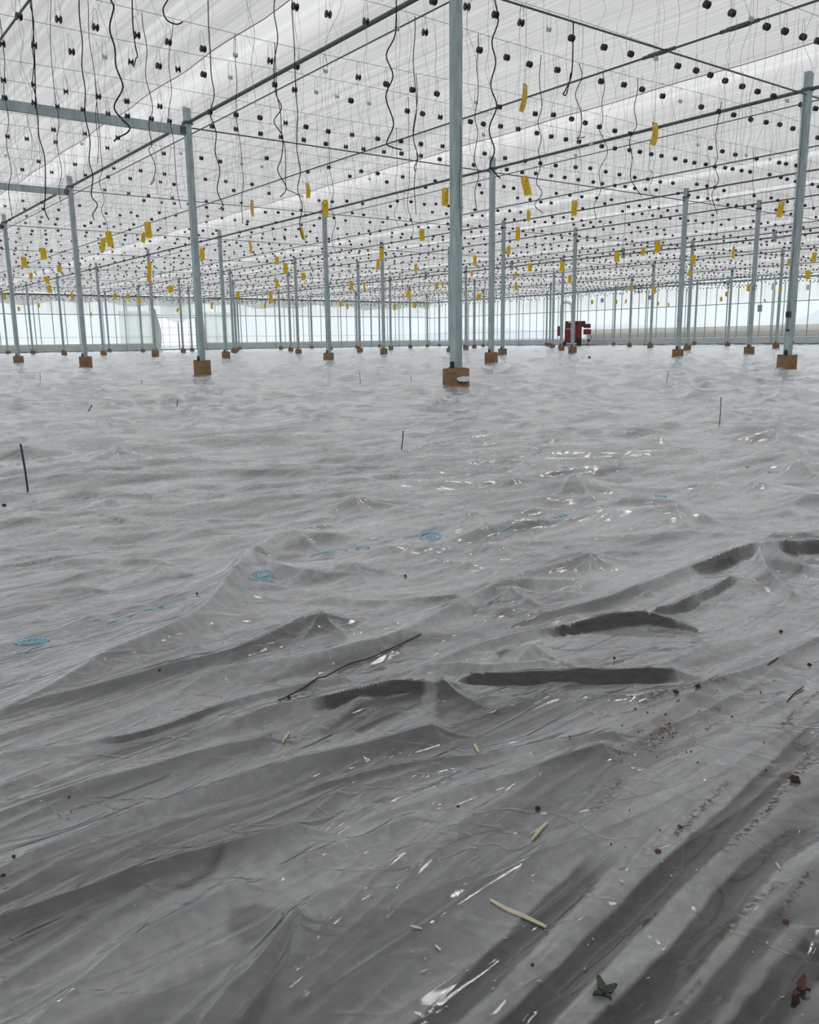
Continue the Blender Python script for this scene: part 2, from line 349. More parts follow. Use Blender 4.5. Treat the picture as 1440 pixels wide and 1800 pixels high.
FOLD_SHADE = [  # shade of steep fold faces, painted by thinning the haze over dark soil
 ([(600,1262),(640,1238),(700,1212),(755,1203),(738,1235),(690,1262),(640,1285),(560,1290)], .95),
 ([(845,1192),(900,1188),(1020,1186),(1178,1183),(1182,1192),(1120,1203),(1000,1212),(920,1210),(862,1204)], 1.),
 ([(985,1105),(1060,1090),(1130,1080),(1180,1098),(1228,1118),(1180,1122),(1130,1115),(1060,1110),(1030,1112)], .9),
 ([(1205,1018),(1250,998),(1300,980),(1322,978),(1315,992),(1270,1008),(1240,1018)], .9),
 ([(1150,1072),(1200,1060),(1250,1040),(1290,1025),(1270,1045),(1200,1073)], .6),
 ([(1338,956),(1385,953),(1445,950),(1445,972),(1400,968)], .75),
 ([(860,1150),(900,1138),(950,1132),(965,1142),(910,1150),(880,1160)], .7),
 ([(765,1205),(800,1212),(840,1225),(885,1255),(840,1252),(800,1265),(768,1278)], .8),
 ([(120,1335),(240,1315),(320,1290),(355,1268),(330,1300),(240,1330),(150,1345)], .55),
 ([(260,1550),(330,1540),(392,1498),(380,1520),(330,1552)], .7),
 ([(405,1590),(450,1575),(500,1600),(490,1640),(430,1650),(400,1620)], .5),
 ([(240,1510),(290,1490),(340,1480),(320,1505),(270,1520)], .5),
 ([(560,1083),(600,1085),(630,1110),(600,1150),(520,1170),(400,1185),(440,1140),(500,1110)], .30),
 ([(880,1035),(930,1040),(990,1075),(900,1090),(830,1085)], .25),
 ([(-20,1385),(60,1370),(150,1380),(120,1405),(0,1425)], .35),
 ([(400,1800),(450,1730),(490,1680),(500,1700),(450,1800)], .5),
 ([(380,1050),(410,1010),(438,972),(480,1005),(440,1030),(330,1110),(240,1140)], .28),
 ([(900,1345),(1000,1322),(1060,1312),(1030,1330),(950,1355)], .4),
]
STRIPES = [  # gaps between the wet ridges, their shade painted by thinning the haze: centreline, half width in units
 ([(720,1840),(780,1790),(870,1705),(950,1620),(1010,1562),(1070,1500)], .030, .85),
 ([(880,1850),(960,1770),(1045,1685),(1110,1610),(1180,1545),(1250,1475),(1330,1400),(1400,1330),(1470,1265)], .036, 1.),
 ([(1040,1850),(1130,1770),(1210,1680),(1290,1580),(1345,1515),(1410,1480),(1470,1450)], .034, 1.),
 ([(1180,1850),(1240,1780),(1300,1700),(1360,1635),(1400,1600)], .020, .8),
 ([(1290,1850),(1345,1785),(1400,1715),(1460,1650)], .034, 1.),
]
DIRT = [([(1130,1242),(1180,1222),(1230,1212),(1265,1206)], .020, .8), ([(1140,1320),(1165,1300),(1175,1280)], .028, .8), ([(1045,1430),(1070,1405),(1090,1378)], .012, .6),
 ([(1185,1475),(1240,1420),(1275,1385)], .010, .8), ([(1275,1500),(1330,1450),(1390,1380),(1440,1335)], .010, .9), ([(1270,1655),(1320,1600),(1370,1570)], .009, .8),
 ([(1365,1625),(1400,1580),(1430,1540)], .006, .8), ([(1180,1790),(1230,1735)], .006, .6), ([(1370,1290),(1410,1250),(1440,1222)], .010, .7), ([(1240,1270),(1262,1250)], .01, .5), ([(220,1510),(330,1490)], .02, .25),
 ([(385,1500),(430,1488)], .012, .3)]

def seg_field(X, Y, pts, wmax):
    """distance, along-parameter and signed side for a polyline, only near it"""
    P = np.array(pts); x0, y0 = P[:, 0].min()-wmax, P[:, 1].min()-wmax; x1, y1 = P[:, 0].max()+wmax, P[:, 1].max()+wmax
    idx = np.nonzero((X > x0) & (X < x1) & (Y > y0) & (Y < y1))[0]
    x, y = X[idx], Y[idx]; best = np.full(len(idx), 1e9); tt = np.zeros(len(idx)); sd = np.zeros(len(idx))
    L = np.concatenate([[0], np.cumsum(np.linalg.norm(np.diff(P, axis=0), axis=1))])
    for i in range(len(P)-1):
        a, b = P[i], P[i+1]; d = b-a; l2 = d@d+1e-12
        t = np.clip(((x-a[0])*d[0]+(y-a[1])*d[1])/l2, 0, 1); dx = x-a[0]-t*d[0]; dy = y-a[1]-t*d[1]; D = np.hypot(dx, dy)
        k = D < best; best[k] = D[k]; tt[k] = (L[i]+t[k]*(L[i+1]-L[i]))/L[-1]; sd[k] = dy[k]
    return idx, best, tt, sd
def smooth_line(pts, n=40):
    P = np.array(pts, float); L = np.concatenate([[0], np.cumsum(np.linalg.norm(np.diff(P, axis=0), axis=1))])
    t = np.linspace(0, L[-1], n); Q = np.stack([np.interp(t, L, P[:, k]) for k in range(P.shape[1])], 1)
    for _ in range(3): Q[1:-1] = (Q[:-2]+2*Q[1:-1]+Q[2:])/4
    return Q
def px_seed(Q): return float(abs(Q[0, 0])*7 % 5)
_FC = []; _PC = []
def peaks_cached():
    if not _PC:
        for px, py, H, w in PEAKS: _PC.append((px, py, H*1.3, w*.85, hit(px, py, H*1.3)[:2]))
    return _PC
def folds_cached():
    if not _FC:
        for pts, h0, h1, w, st, *dk in FOLDS:
            if not dk: h0 *= 1.35; h1 *= 1.35
            P = smooth_line(pts, 26); hs = np.linspace(h0, h1, len(P))
            _FC.append((np.array([hit(px, py, z)[:2] for (px, py), z in zip(P, hs)]), h0, h1, w*.8, st, dk))
        _FC.append([(np.array([hit(px, py, 0)[:2] for px, py in smooth_line(pts, 24)]), w, k) for pts, w, k in STRIPES])
    return _FC
def sheet_height(X, Y):
    fc = folds_cached()
    X = np.asarray(X, float).ravel(); Y = np.asarray(Y, float).ravel()
    wx = X+.25*perlin(X*.5, Y*.5, 3); wy = Y+.25*perlin(X*.5, Y*.5, 4)
    near = np.clip((Y-1.0)/3.5, 0, 1); far = np.clip((Y-4)/8, 0, 1)
    h = .04*perlin(wx*.3, wy*.6, 1)*(.3+.7*far)
    def sharp(f1, f2, seed, ang, p=2.6, k=3.0):
        a, b = rot(X+.10*perlin(X*.9, Y*.9, seed+40), Y+.10*perlin(X*.9, Y*.9, seed+60), ang)
        return np.clip(1-k*np.abs(perlin(a*f1, b*f2, seed)), 0, 1)**p
    h += (.010+.065*far)*sharp(.22, .75, 5, .60, 1.8)
    h += (.007+.010*near+.040*far)*sharp(.30, 1.7, 6, .52, 2.0)
    h += (.006+.010*near)*sharp(.45, 3.6, 7, .70, 2.2)*(1-.4*far)
    mid = np.clip((Y-2.6)/3, 0, 1)
    h += .060*mid*sharp(.16, 1.35, 14, .28, 1.7, 3.4)
    h += .036*mid*sharp(.28, 2.9, 15, .12, 1.8, 3.2)*(1-.5*far)
    h += .055*far*sharp(.10, .8, 16, .40, 1.6, 3.4)
    h += .016*near*sharp(.8, 2.3, 8, -.05, 2.2)
    h += .0050*sharp(.8, 7.5, 9, .80, 2.4, 2.4)*(1-far)
    h += .0040*sharp(1.1, 13, 11, .95, 2.2, 2.2)*(1-near)*np.clip(.8-X*2, .15, 1)
    h += .0022*perlin(wx*6, wy*7, 10)*(1-far)
    # crumpled facets in scattered places
    cm = np.clip(perlin(X*1.1, Y*.9, 31)*3.2+.1, 0, 1)
    h += cm*(.006+.006*near)*(1-far)*np.abs(perlin(X*4.5+.3*perlin(X*3, Y*3, 33), Y*4.5, 32))*2
    h += cm*.004*(1-far)*np.abs(perlin(X*11, Y*11, 34))*2
    top = np.zeros_like(h)
    for Q, h0, h1, w, st, dk in fc[:-1]:
        idx, D, t, sd = seg_field(X, Y, Q, w*5)
        if len(idx) == 0: continue
        D = D*(1+.35*perlin(X[idx]*5, Y[idx]*5, 12))
        ww = np.where(sd < 0, w*st, w)
        z = (h0+(h1-h0)*t)*np.exp(-(np.sqrt(D*D+(w*.05)**2)-w*.05)/ww)*np.clip(np.minimum(t*9+.1, 1), 0, 1)
        if dk:
            Hh = (h0+(h1-h0)*t)*(1+.5*perlin(t*5+px_seed(Q), t*0+3.3, 44)); g = np.clip(np.minimum((t-dk[1])*12+.3, (dk[2]-t)*12+.3), 0, 1)
            Hl = Hh*np.clip(1-D/(Hh*.42), 0, 1)
            z = np.where(sd < 0, z*(1-g)+Hl*g, z)
        top[idx] = np.maximum(top[idx], z)
    for px, py, H, w, c in peaks_cached():
        idx = np.nonzero((np.abs(X-c[0]) < w*6) & (np.abs(Y-c[1]) < w*6))[0]
        dx = X[idx]-c[0]; dy = Y[idx]-c[1]; r = np.hypot(dx, dy); th = np.arctan2(dy, dx)
        k = 5+int(px) % 3; mod = 1+.45*np.abs(np.sin(k*.5*th+px))-.35*np.abs(np.cos(th))**4
        z = H*np.exp(-np.sqrt(r*r+(w*.08)**2)*mod/w); top[idx] = np.maximum(top[idx], z)
    h = h*np.clip(1-.4*top/.06, .45, 1)+top
    # the wet ridges of the bed at the near right: film dips between them
    for Q, w, k in fc[-1]:
        idx, D, t, sd = seg_field(X, Y, Q, w*4)
        if len(idx) == 0: continue
        h[idx] -= .009*k*np.exp(-(D/(w*1.1))**2)*np.clip(np.minimum(t*5+.6, (1-t)*5), 0, 1)
    return np.maximum(h, -.055)
def far_streak(X, Y):
    a, b = rot(X, Y, .35); return 2*perlin(a*.12, b*.45, 28)+1.5*perlin(a*.4, b*1.6, 29)
def sheet_marks(X, Y):
    fog_shade = .235+.05*perlin(X*.8, Y*1.6, 20)+.04*perlin(X*4, Y*9, 21)
    fog_shade += .10*far_streak(X, Y)*np.clip((Y-4)/8, 0, 1)+.19*np.clip((Y-1.3)/2.0, 0, 1)+.20*np.clip((Y-3)/10, 0, 1)  # haze raised with distance and in streaks, painting the far sheet brighter
    dirt = np.zeros_like(X)
    q = perlin(X*7, Y*9, 22)
    for pts, k in FOLD_SHADE:
        Q = np.array([hit(px, py, .02)[:2] for px, py in pts]); x0, y0 = Q.min(0)-.15; x1, y1 = Q.max(0)+.15
        idx = np.nonzero((X > x0) & (X < x1) & (Y > y0) & (Y < y1))[0]; x, y = X[idx], Y[idx]
        inside = np.zeros(len(idx), bool); D = np.full(len(idx), 1e9)
        for i in range(len(Q)):
            a, b = Q[i], Q[(i+1) % len(Q)]; d = b-a
            c = ((a[1] > y) != (b[1] > y)) & (x < d[0]*(y-a[1])/(d[1]+1e-12)+a[0]); inside ^= c
            t = np.clip(((x-a[0])*d[0]+(y-a[1])*d[1])/(d@d+1e-12), 0, 1); D = np.minimum(D, np.hypot(x-a[0]-t*d[0], y-a[1]-t*d[1]))
        s = np.where(inside, D, -D)+.012*q[idx]; m = np.clip(.5+s/.014, 0, 1)*k
        fog_shade[idx] *= 1-m*.97
    for Q, h0, h1, w, st, dk in folds_cached()[:-1]:
        if not dk: continue
        idx, D, t, sd = seg_field(X, Y, Q, .12); Hh = (h0+(h1-h0)*t)*(1+.5*perlin(t*5+px_seed(Q), t*0+3.3, 44)); D = D+.006*perlin(X[idx]*30, Y[idx]*30, 45); wn = Hh*.46
        g = np.clip(np.minimum((t-dk[1])*12+.3, (dk[2]-t)*12+.3), 0, 1)*dk[0]
        m = np.where(sd < 0, np.clip((wn-D)/.004+.5, 0, 1), np.clip(1-D/.002, 0, 1))*g; fog_shade[idx] *= 1-m  # dark near face of the fold painted in by removing haze
    for pts, w, k in STRIPES:
        Q = [hit(px, py, 0)[:2] for px, py in smooth_line(pts, 24)]
        idx, D, t, sd = seg_field(X, Y, Q, w*5)
        fog_shade[idx] += .07*np.exp(-np.clip(D-w, 0, 9)**2/(w*1.2)**2)*np.clip(np.minimum(t*6+.8, (1-t)*6), 0, 1)  # paler haze beside each stripe paints in the ridges' bright reflection
    for pts, w, k in STRIPES:
        Q = [hit(px, py, 0)[:2] for px, py in smooth_line(pts, 24)]
        idx, D, t, sd = seg_field(X, Y, Q, w*3)
        D = D+.007*perlin(X[idx]*14, Y[idx]*14, 25)
        m = np.clip((w*.9-D)/.008+.5, 0, 1)*k*np.clip(np.minimum(t*6+.8, (1-t)*6), 0, 1); fog_shade[idx] *= 1-m*.98
    for pts, w, k in DIRT:
        Q = [hit(px, py, 0)[:2] for px, py in smooth_line(pts, 16)]
        idx, D, t, sd = seg_field(X, Y, Q, w*4)
        dirt[idx] = np.maximum(dirt[idx], k*np.exp(-(D/w)**2)*(1+.8*perlin(X[idx]*20, Y[idx]*20, 23)))
    return np.clip(fog_shade, .0, .85), np.clip(dirt, 0, 1)
def make_sheet():
    NR, NC = 1400, 940
    inv_near, inv_far = 1/.62, 1/62.
    s = np.linspace(0, 1, NR); yy = 1/(inv_near+(inv_far-inv_near)*s**1.0)
    extra = np.concatenate([np.linspace(64, 210, 60)])
    yy = np.concatenate([[-30, -15, -6, -2, -.5, .2, .5], yy, extra]); NRt = len(yy)
    t = np.linspace(-1, 1, NC); t = np.sign(t)*np.abs(t)**1.0
    half = np.where(yy > .6, .56*yy+.40, .74); out = np.array([1.3, 2.2, 4, 8, 16])
    X = half[:, None]*t[None, :]
    sideL = -half[:, None]-out[None, ::-1]*(half[:, None]*.35+.2); sideR = half[:, None]+out[None, :]*(half[:, None]*.35+.2)
    X = np.concatenate([sideL, X, sideR], 1); NCt = X.shape[1]; Y = np.repeat(yy[:, None], NCt, 1)
    x, y = X.ravel(), Y.ravel(); z = sheet_height(x, y); fog_shade, dirt = sheet_marks(x, y)
    P = c2s(np.stack([x, y, z], 1))
    P[:, 0] = np.clip(P[:, 0], -38*S, (NW-.4)*S); P[:, 1] = np.clip(P[:, 1], -43*S, (UW-.4)*S)
    i = np.arange((NRt-1)*NCt).reshape(NRt-1, NCt)[:, :-1].ravel()
    quads = np.stack([i, i+1, i+NCt+1, i+NCt], 1)
    # drop collapsed quads that were pushed onto the edges
    A = P[quads]; ar = np.linalg.norm(np.cross(A[:, 2]-A[:, 0], A[:, 3]-A[:, 1]), axis=1); quads = quads[ar > 1e-9]
    me = bpy.data.meshes.new('plastic_sheet'); me.vertices.add(len(P)); me.vertices.foreach_set('co', P.ravel())
    me.loops.add(quads.size); me.loops.foreach_set('vertex_index', quads.ravel()); me.polygons.add(len(quads))
    me.polygons.foreach_set('loop_start', np.arange(0, quads.size, 4)); me.polygons.foreach_set('loop_total', np.full(len(quads), 4))
    me.polygons.foreach_set('use_smooth', np.ones(len(quads), bool)); me.update(calc_edges=True)
    for nme, arr in (('fog_shade', fog_shade), ('dirt', dirt)):
        at = me.attributes.new(nme, 'FLOAT', 'POINT'); at.data.foreach_set('value', arr.astype(np.float32))
    me.materials.append(M_FILM)
    return link('plastic_sheet', me)
sheet = make_sheet()
tag(sheet, 'huge wrinkled clear plastic sheet spread over the soil of the whole greenhouse', 'plastic sheet')
def on_sheet(px, py, lift=0.):
    z = 0.
    for _ in range(4):
        p = hit(px, py, z); z = float(sheet_height([p[0]], [p[1]])[0])*.7+z*.3
    p = hit(px, py, z); return np.array([p[0], p[1], float(sheet_height([p[0]], [p[1]])[0])+lift])

# ------------------------------------------------------------------ roof
def roof():
    ed = [-38]; prof = [(-40, 8.45)]
    for r in [-24.9, -12.44]+ROWS:
        prof += [(r-.75, 8.45), (r-.05, 7.95), (r+.05, 7.95), (r+.55, 8.45)] if r < 20 else [(r-.40, 8.45), (r-.30, 7.98), (r+.05, 7.95), (r+.35, 8.45)]
    prof += [(NW, 8.45)]
    ys = np.linspace(-45, UW, 60)
    a, b, b2 = MB(), MB(), MB()
    for k in range(len(prof)-1):
        (x0, z0), (x1, z1) = prof[k], prof[k+1]; fold = (z0 != z1) or z0 < 8.2; nx = 1 if fold else 8
        xs = np.linspace(x0, x1, nx+1); V = []
        for y in ys:
            for x in xs:
                f = (x-x0)/(x1-x0+1e-9); z = z0+(z1-z0)*f-(0 if fold else .06*math.sin(math.pi*f)*(1+.6*math.sin(y*.8+x)))
                V.append((x*S, y*S, z*S))
        n = nx+1; F = [(j*n+i, (j+1)*n+i, (j+1)*n+i+1, j*n+i+1) for j in range(len(ys)-1) for i in range(nx)]
        (b2 if (fold and x0 > 20 and z0 == 8.45) else b if fold else a).add(V, F)
    struct(a.build('ceiling', M_SCREEN, smooth=True), 'pale translucent shade screen ceiling')
    c = b.build('ceiling_fold', M_FOLD); struct(c, 'brighter folded film strips of the ceiling above the gutters')
    struct(b2.build('gutter_film', M_STRIP), 'bright white film strips hanging beside the farther gutters')
    s = MB()
    for r in ROWS[:2]:
        ph = r; P = [((r-.78+.05*math.sin(y*1.3+ph))*S, y*S, (8.43)*S) for y in np.linspace(-30, UW, 160)]
        s.tube(P, .008, 4)
    struct(s.build('trim_1', M_TAPE), 'brown seam tape lines along the ceiling folds')
roof()

# ------------------------------------------------------------------ walls
def wall_panels(name, axis, at, a0, a1, bands, hole=None):
    for nme, z0, z1, m in bands:
        mb = MB(); spans = [(a0, a1)]
        if hole and z0 < hole[2]: spans = [(a0, hole[0]), (hole[1], a1)]
        for s0, s1 in spans:
            zz1 = z1
            n = max(2, int((s1-s0)/1.2)); xs = np.linspace(s0, s1, n+1); V = []
            for z in (z0, z1):
                for x in xs:
                    w_ = at+.03*math.sin(x*2.3+z)
                    V.append((x*S, w_*S, z*S) if axis == 'x' else (w_*S, x*S, z*S))
            mb.add(V, [(i, i+1, n+2+i, n+1+i) for i in range(n)])
        if hole and z0 < hole[2] < z1:
            mb.add([((x*S, at*S, z*S)) for x, z in ((hole[0], hole[2]), (hole[1], hole[2]), (hole[1], z1), (hole[0], z1))], [(0, 1, 2, 3)])
        struct(mb.build(nme, m))
def wall_frame(name, axis, at, a0, a1, step, rails, hole=None, strong=None):
    mb = MB()
    def P(x, y, z): return (x*S, y*S, z*S) if axis == 'x' else (y*S, x*S, z*S)
    for x in np.arange(a0, a1, step):
        if hole and hole[0] < x < hole[1]: continue
        r = .05
        mb.box(P(x, at-.06, 4.3), (r*2*S, .05*S, 6.6*S) if axis == 'x' else (.05*S, r*2*S, 6.6*S))
    for z, t in rails:
        segs = [(a0, a1)]
        if hole and z < hole[2]: segs = [(a0, hole[0]), (hole[1], a1)]
        for s0, s1 in segs:
            c = P((s0+s1)/2, at-.12, z); L = (s1-s0)*S
            mb.box(c, (L, .08*S, t*S) if axis == 'x' else (.08*S, L, t*S))
    struct(mb.build(name, M_ALU))
DOOR = (36.0, 42.4, 5.0)
wall_panels('wall_left', 'x', UW, -40, NW, [('wall_left', 1.1, 5.35, M_WALLF), ('wall_left', 5.35, 8.45, M_WALLU)], DOOR)
wall_panels('wall_right', 'y', NW, -45, UW, [('wall_right', 1.1, 5.35, M_WALLF), ('wall_right', 5.35, 8.45, M_WALLU)])
wall_panels('wall_near', 'x', -45, -40, NW, [('wall_behind', 0, 8.45, M_BACK)])
wall_panels('wall_side', 'y', -40, -45, UW, [('wall_near', 0, 8.45, M_WALLF)])
wall_frame('trim_2', 'x', UW, -40, NW, 1.75, [(1.15, .07), (2.15, .04), (5.35, .11)], DOOR)
wall_frame('trim_3', 'y', NW, -45, UW, 1.55, [(1.15, .07), (2.35, .05), (5.2, .10)])
# ragged upper shade curtains on the left wall
mb = MB(); xs = np.linspace(-20, NW, 160); V = []
for z in (0, 1):
    for x in xs: V.append((x*S, (UW-.35+.05*math.sin(x*1.7))*S, (8.1 if z else 6.85+.25*math.sin(x*.31)+.18*math.sin(x*.9+1))*S))
mb.add(V, [(i, i+1, 161+i, 160+i) for i in range(159)])
tag(mb.build('shade_curtain', M_CURT), 'greyish rolled down shade curtain hanging along the top of the far left wall', 'curtain')
# kerbs under the walls
for nme, c, d in (('baseboard_left', ((NW-40)/2*S, (UW-.25)*S, .55*S), ((NW+40)*S, .25*S, 1.1*S)), ('baseboard_right', ((NW-.25)*S, (UW-45)/2*S, .5*S), (.25*S, (UW+45)*S, 1.05*S))):
    if nme == 'baseboard_left':
        mb = MB()
        for s0, s1 in ((-40, DOOR[0]), (DOOR[1], NW)): mb.box(((s0+s1)/2*S, c[1], c[2]), ((s1-s0)*S, d[1], d[2]))
        struct(mb.build(nme, M_CONC))
    else: struct(MB().box(c, d).build(nme, M_CONC))
# top beams of the walls (twin pipes on the right)
struct(MB().box(((NW-40)/2*S, (UW-.4)*S, 8.0*S), ((NW+40)*S, .16*S, .2*S)).build('trim_4', M_STEELD), 'dark beam along the top of the far left wall')
mb = MB(); mb.box(((NW-.5)*S, (UW-45)/2*S, 7.95*S), (.2*S, (UW+45)*S, .24*S)); struct(mb.build('trim_5', M_STEEL), 'grey beam along the top of the right wall')
mb = MB(); mb.tube([((NW-.6)*S, 84*S, 7.95*S), ((NW-6)*S, 42*S, 8.1*S), ((NW-9)*S, 20*S, 8.1*S)], .09*S, 8)
tag(mb.build('water_pipe', M_STEEL), 'thick grey pipe running just inside the right wall under the ceiling', 'pipe')

# door opening in the left wall: frame, bars outside, curtains tied at both sides
door = empty('door_1', (39.2*S, UW*S, 0)); struct(door, 'open doorway in the far left wall with thin bars')
mb = MB()
for x in (-3.2, 3.2): mb.box((x*S, 0, 2.5*S), (.10*S, .1*S, 5*S))
mb.box((0, 0, 5*S), (6.4*S, .1*S, .12*S)); mb.box((0, 0, .25*S), (6.4*S, .12*S, .12*S)); mb.build('door_frame', M_ALU, door)
mb = MB()
for x in (-2, -1, 1, 2): mb.box((x*S*1.05, .05, 2.5*S), (.05*S, .05*S, 5*S))
for z in (1.3, 2.4, 3.5): mb.box((0, .05, z*S), (6.4*S, .04*S, .05*S))
mb.build('door_bars', M_ALU, door); MB().box((.35*S, -.06, 2.4*S), (.17*S, .17*S, 4.4*S)).build('door_post', M_STEEL, door)
def curtain(x, w0, w1, z0, z1, label, seed):
    mb = MB(); k = 36; V = []; zs = np.linspace(z0, z1, 16)
    for i, z in enumerate(zs):
        f = i/15; pinch = w0+(w1-w0)*math.sin(f*math.pi)**1.0
        for j in range(k):
            t = 2*math.pi*j/k; r = pinch*(1+.16*math.sin(t*7+seed)+.08*math.sin(t*3+f*5))
            V.append(((r*math.cos(t)+.25*math.sin(f*3+seed))*S, r*.5*math.sin(t)*S, z*S))
    F = [(i*k+j, i*k+(j+1) % k, (i+1)*k+(j+1) % k, (i+1)*k+j) for i in range(15) for j in range(k)]
    mb.add(V, F); o = mb.build('gathered_curtain', M_CURT, smooth=True, loc=(x*S, (UW-1.1)*S, 0)); tag(o, label, 'curtain'); return o
curtain(35.6, .3, .55, .0, 6.2, 'white film curtain gathered into a bundle left of the open doorway', 1)
curtain(43.0, .3, .5, .0, 6.2, 'white film curtain gathered into a bundle right of the open doorway', 2.4)
mb = MB(); V = []; n = 24
for i in range(n):
    f = i/(n-1); x = -2.6+5.2*f; zb = 5.1-.9*math.sin(math.pi*f)**1.3
    for z in (8.0, (6.4+zb)/2, zb): V.append((x*S, (.12*math.sin(f*20+z))*S, z*S))
mb.add(V, [(i*3+j, i*3+j+1, (i+1)*3+j+1, (i+1)*3+j) for i in range(n-1) for j in range(2)])
o = mb.build('swag_curtain', M_PANEL, smooth=True, loc=(39.2*S, (UW-.9)*S, 0)); tag(o, 'white film curtain sagging across the top of the open doorway', 'curtain')
# white solid sheet panels beside the door
for x0, x1, lab in ((43.4, 48.5, 'opaque white film panel on the wall right of the doorway'), (30.5, 35.4, 'opaque white film panel on the wall left of the doorway')):
    o = MB().box(((x0+x1)/2*S, (UW-.25)*S, 3.2*S), ((x1-x0)*S, .02, 5.4*S)).build('film_panel', M_PANEL); tag(o, lab, 'panel')
# pale boards low on the right wall
mb = MB(); mb.box(((NW+.5)*S, 45*S, 1.7*S), (.1*S, 60*S, 1.3*S)); struct(mb.build('trim_6', mat('beige_board', (.80, .70, .60), .8)), 'beige board low behind the right wall film')

# ------------------------------------------------------------------ posts
W = .190                                       # post side
def post_meshes():
    a = MB()
    w = W*S; z0, z1 = .1*S, 8.02*S; b = .012*S*1.5
    P = [(-w/2+b, -w/2), (w/2-b, -w/2), (w/2, -w/2+b), (w/2, w/2-b), (w/2-b, w/2), (-w/2+b, w/2), (-w/2, w/2-b), (-w/2, -w/2+b)]
    V = [(x, y, z) for z in (z0, z1) for x, y in P]; a.add(V, [tuple(range(8))[::-1], tuple(range(8, 16))]+[(i, (i+1) % 8, 8+(i+1) % 8, 8+i) for i in range(8)])
    shaft = a.mesh('post_shaft', M_STEEL)
    sl = []
    for k in range(3):
        c = MB(); K = 28; H = (.46+.03*k)*S; R = .27*S; t = .012*S; V = []
        for r, z in ((R*1.02, -.05*S), (R, .02*S), (R, H*.5), (R*.995, H), (R-t, H), (R-t, H-.06*S), (0.001, H-.05*S)):
            for j in range(K):
                th = 2*math.pi*j/K; wob = 1+.02*math.sin(th*3+k)+.012*math.sin(th*5+2*k)
                V.append((r*wob*math.cos(th), r*wob*math.sin(th), z+(.012*S*math.sin(th*2+k) if z > .3*S else 0)))
        c.add(V, [(i*K+j, i*K+(j+1) % K, (i+1)*K+(j+1) % K, (i+1)*K+j) for i in range(6) for j in range(K)])
        me = c.mesh('footing_sleeve', [M_CARD, M_CARDIN], True); n = len(me.polygons)
        me.polygons.foreach_set('material_index', [1 if i >= 5*K else 0 for i in range(n)]); sl.append(me)
    bolt = MB().box((0, 0, 0), (.045*S, .06*S, .15*S)).box((0, 0, -.05*S), (.07*S, .08*S, .04*S)).mesh('anchor_bolt', M_BLACK)
    cap = MB().box((0, 0, 0), ((W+.08)*S, (W+.02)*S, .07*S)).tube([(-.17*S, 0, -.03*S), (.17*S, 0, -.03*S)], .015*S, 6).mesh('top_bracket', M_STEELD)
    return shaft, sl, bolt, cap
SHAFT, SLEEVE, BOLT, CAP = post_meshes()
POSTS = {}
rown = ['nearest', 'second nearest', 'third', 'fourth', 'fifth', 'sixth', 'seventh', 'eighth']
plist = []
for ri, r in enumerate(ROWS):
    for j in range(0, 9):
        x, y, d = s2px(r, j*BAY, 0)
        xt, yt, _ = s2px(r, j*BAY, 8.02)
        if d > 5 and -60 < x < 1500: plist.append((ri, r, j, x, d))
for ri in range(8):
    row = sorted([p for p in plist if p[0] == ri], key=lambda p: p[4])
    for k, (ri_, r, j, x, d) in enumerate(row):
        yoff = j*BAY
        e = empty('support_post', (r*S, yoff*S, 0))
        if ri == 0 and k == 0: lab = 'nearest and tallest grey steel post, its cardboard sleeve torn to show white'
        else: lab = f'grey steel post in a cardboard sleeve, {ORD(k+1)} going back in the {rown[ri]} gutter row'
        tag(e, lab, 'post', 'steel posts standing in rows through the plastic sheet')
        link('post_shaft', SHAFT, e)
        s = link('footing_sleeve', SLEEVE[(ri+j) % 3], e); s.rotation_euler = (0, 0, (ri*1.7+j*2.1) % 6.28)
        if ri == 0 and k == 0: first_post = e; s.name = 'footing_sleeve'
        H = (.46+.03*((ri+j) % 3))
        b = link('anchor_bolt', BOLT, e, (-(W/2+.03)*S, -.01*S, (H+.06)*S))
        link('top_bracket', CAP, e, (0, 0, 7.55*S))
        POSTS[(ri, j)] = e
# torn patch and pencil marks on the nearest sleeve
def arc_patch(name, m, a0, a1, z0, z1, R, parent, ragged=.0, seed=0):
    mb = MB(); n = 14; V = []
    for i in range(n):
        f = i/(n-1); a = a0+(a1-a0)*f; e = math.sin(f*math.pi)
        lo = z0+(1-e**.5)*(z1-z0)*.45+ragged*math.sin(i*2.1+seed); hi = z1-(1-e**.4)*(z1-z0)*.35+ragged*math.sin(i*1.3+seed+2)
        for z in (lo, hi): V.append((R*math.cos(a), R*math.sin(a), z))
    mb.add(V, [(i*2, i*2+2, i*2+3, i*2+1) for i in range(n-1)]); return mb.build(name, m, parent)
cam_az = math.atan2(CAM_S[1], CAM_S[0])
o = arc_patch('torn_patch', M_WHITE, cam_az+.05, cam_az+1.35, .20*S, .31*S, .281*S, first_post, .008*S); o['label'] = 'torn strip showing white liner'
arc_patch('torn_shadow', M_SHADOW, cam_az+.1, cam_az+1.0, .165*S, .215*S, .2795*S, first_post, .006*S)  # dark patch painted as the shadow below the torn strip
mb = MB()
rs = random.Random(3)
for k in range(7):                                 # small dark stencilled marks near the rim
    a = cam_az-.75+k*.115
    for q in range(2):
        aa = a+.03*q; z = (.37+rs.uniform(-.012, .012)-.012*k*.3)*S; R = .2805*S
        p = [(R*math.cos(aa+t*.04), R*math.sin(aa+t*.04), z+dz*S) for t, dz in ((0, 0), (.6, .02*(1-q)), (1, .02*q))]
        mb.tube(p, .0012, 4)
mb.build('stencil_mark', M_STAKE, first_post)
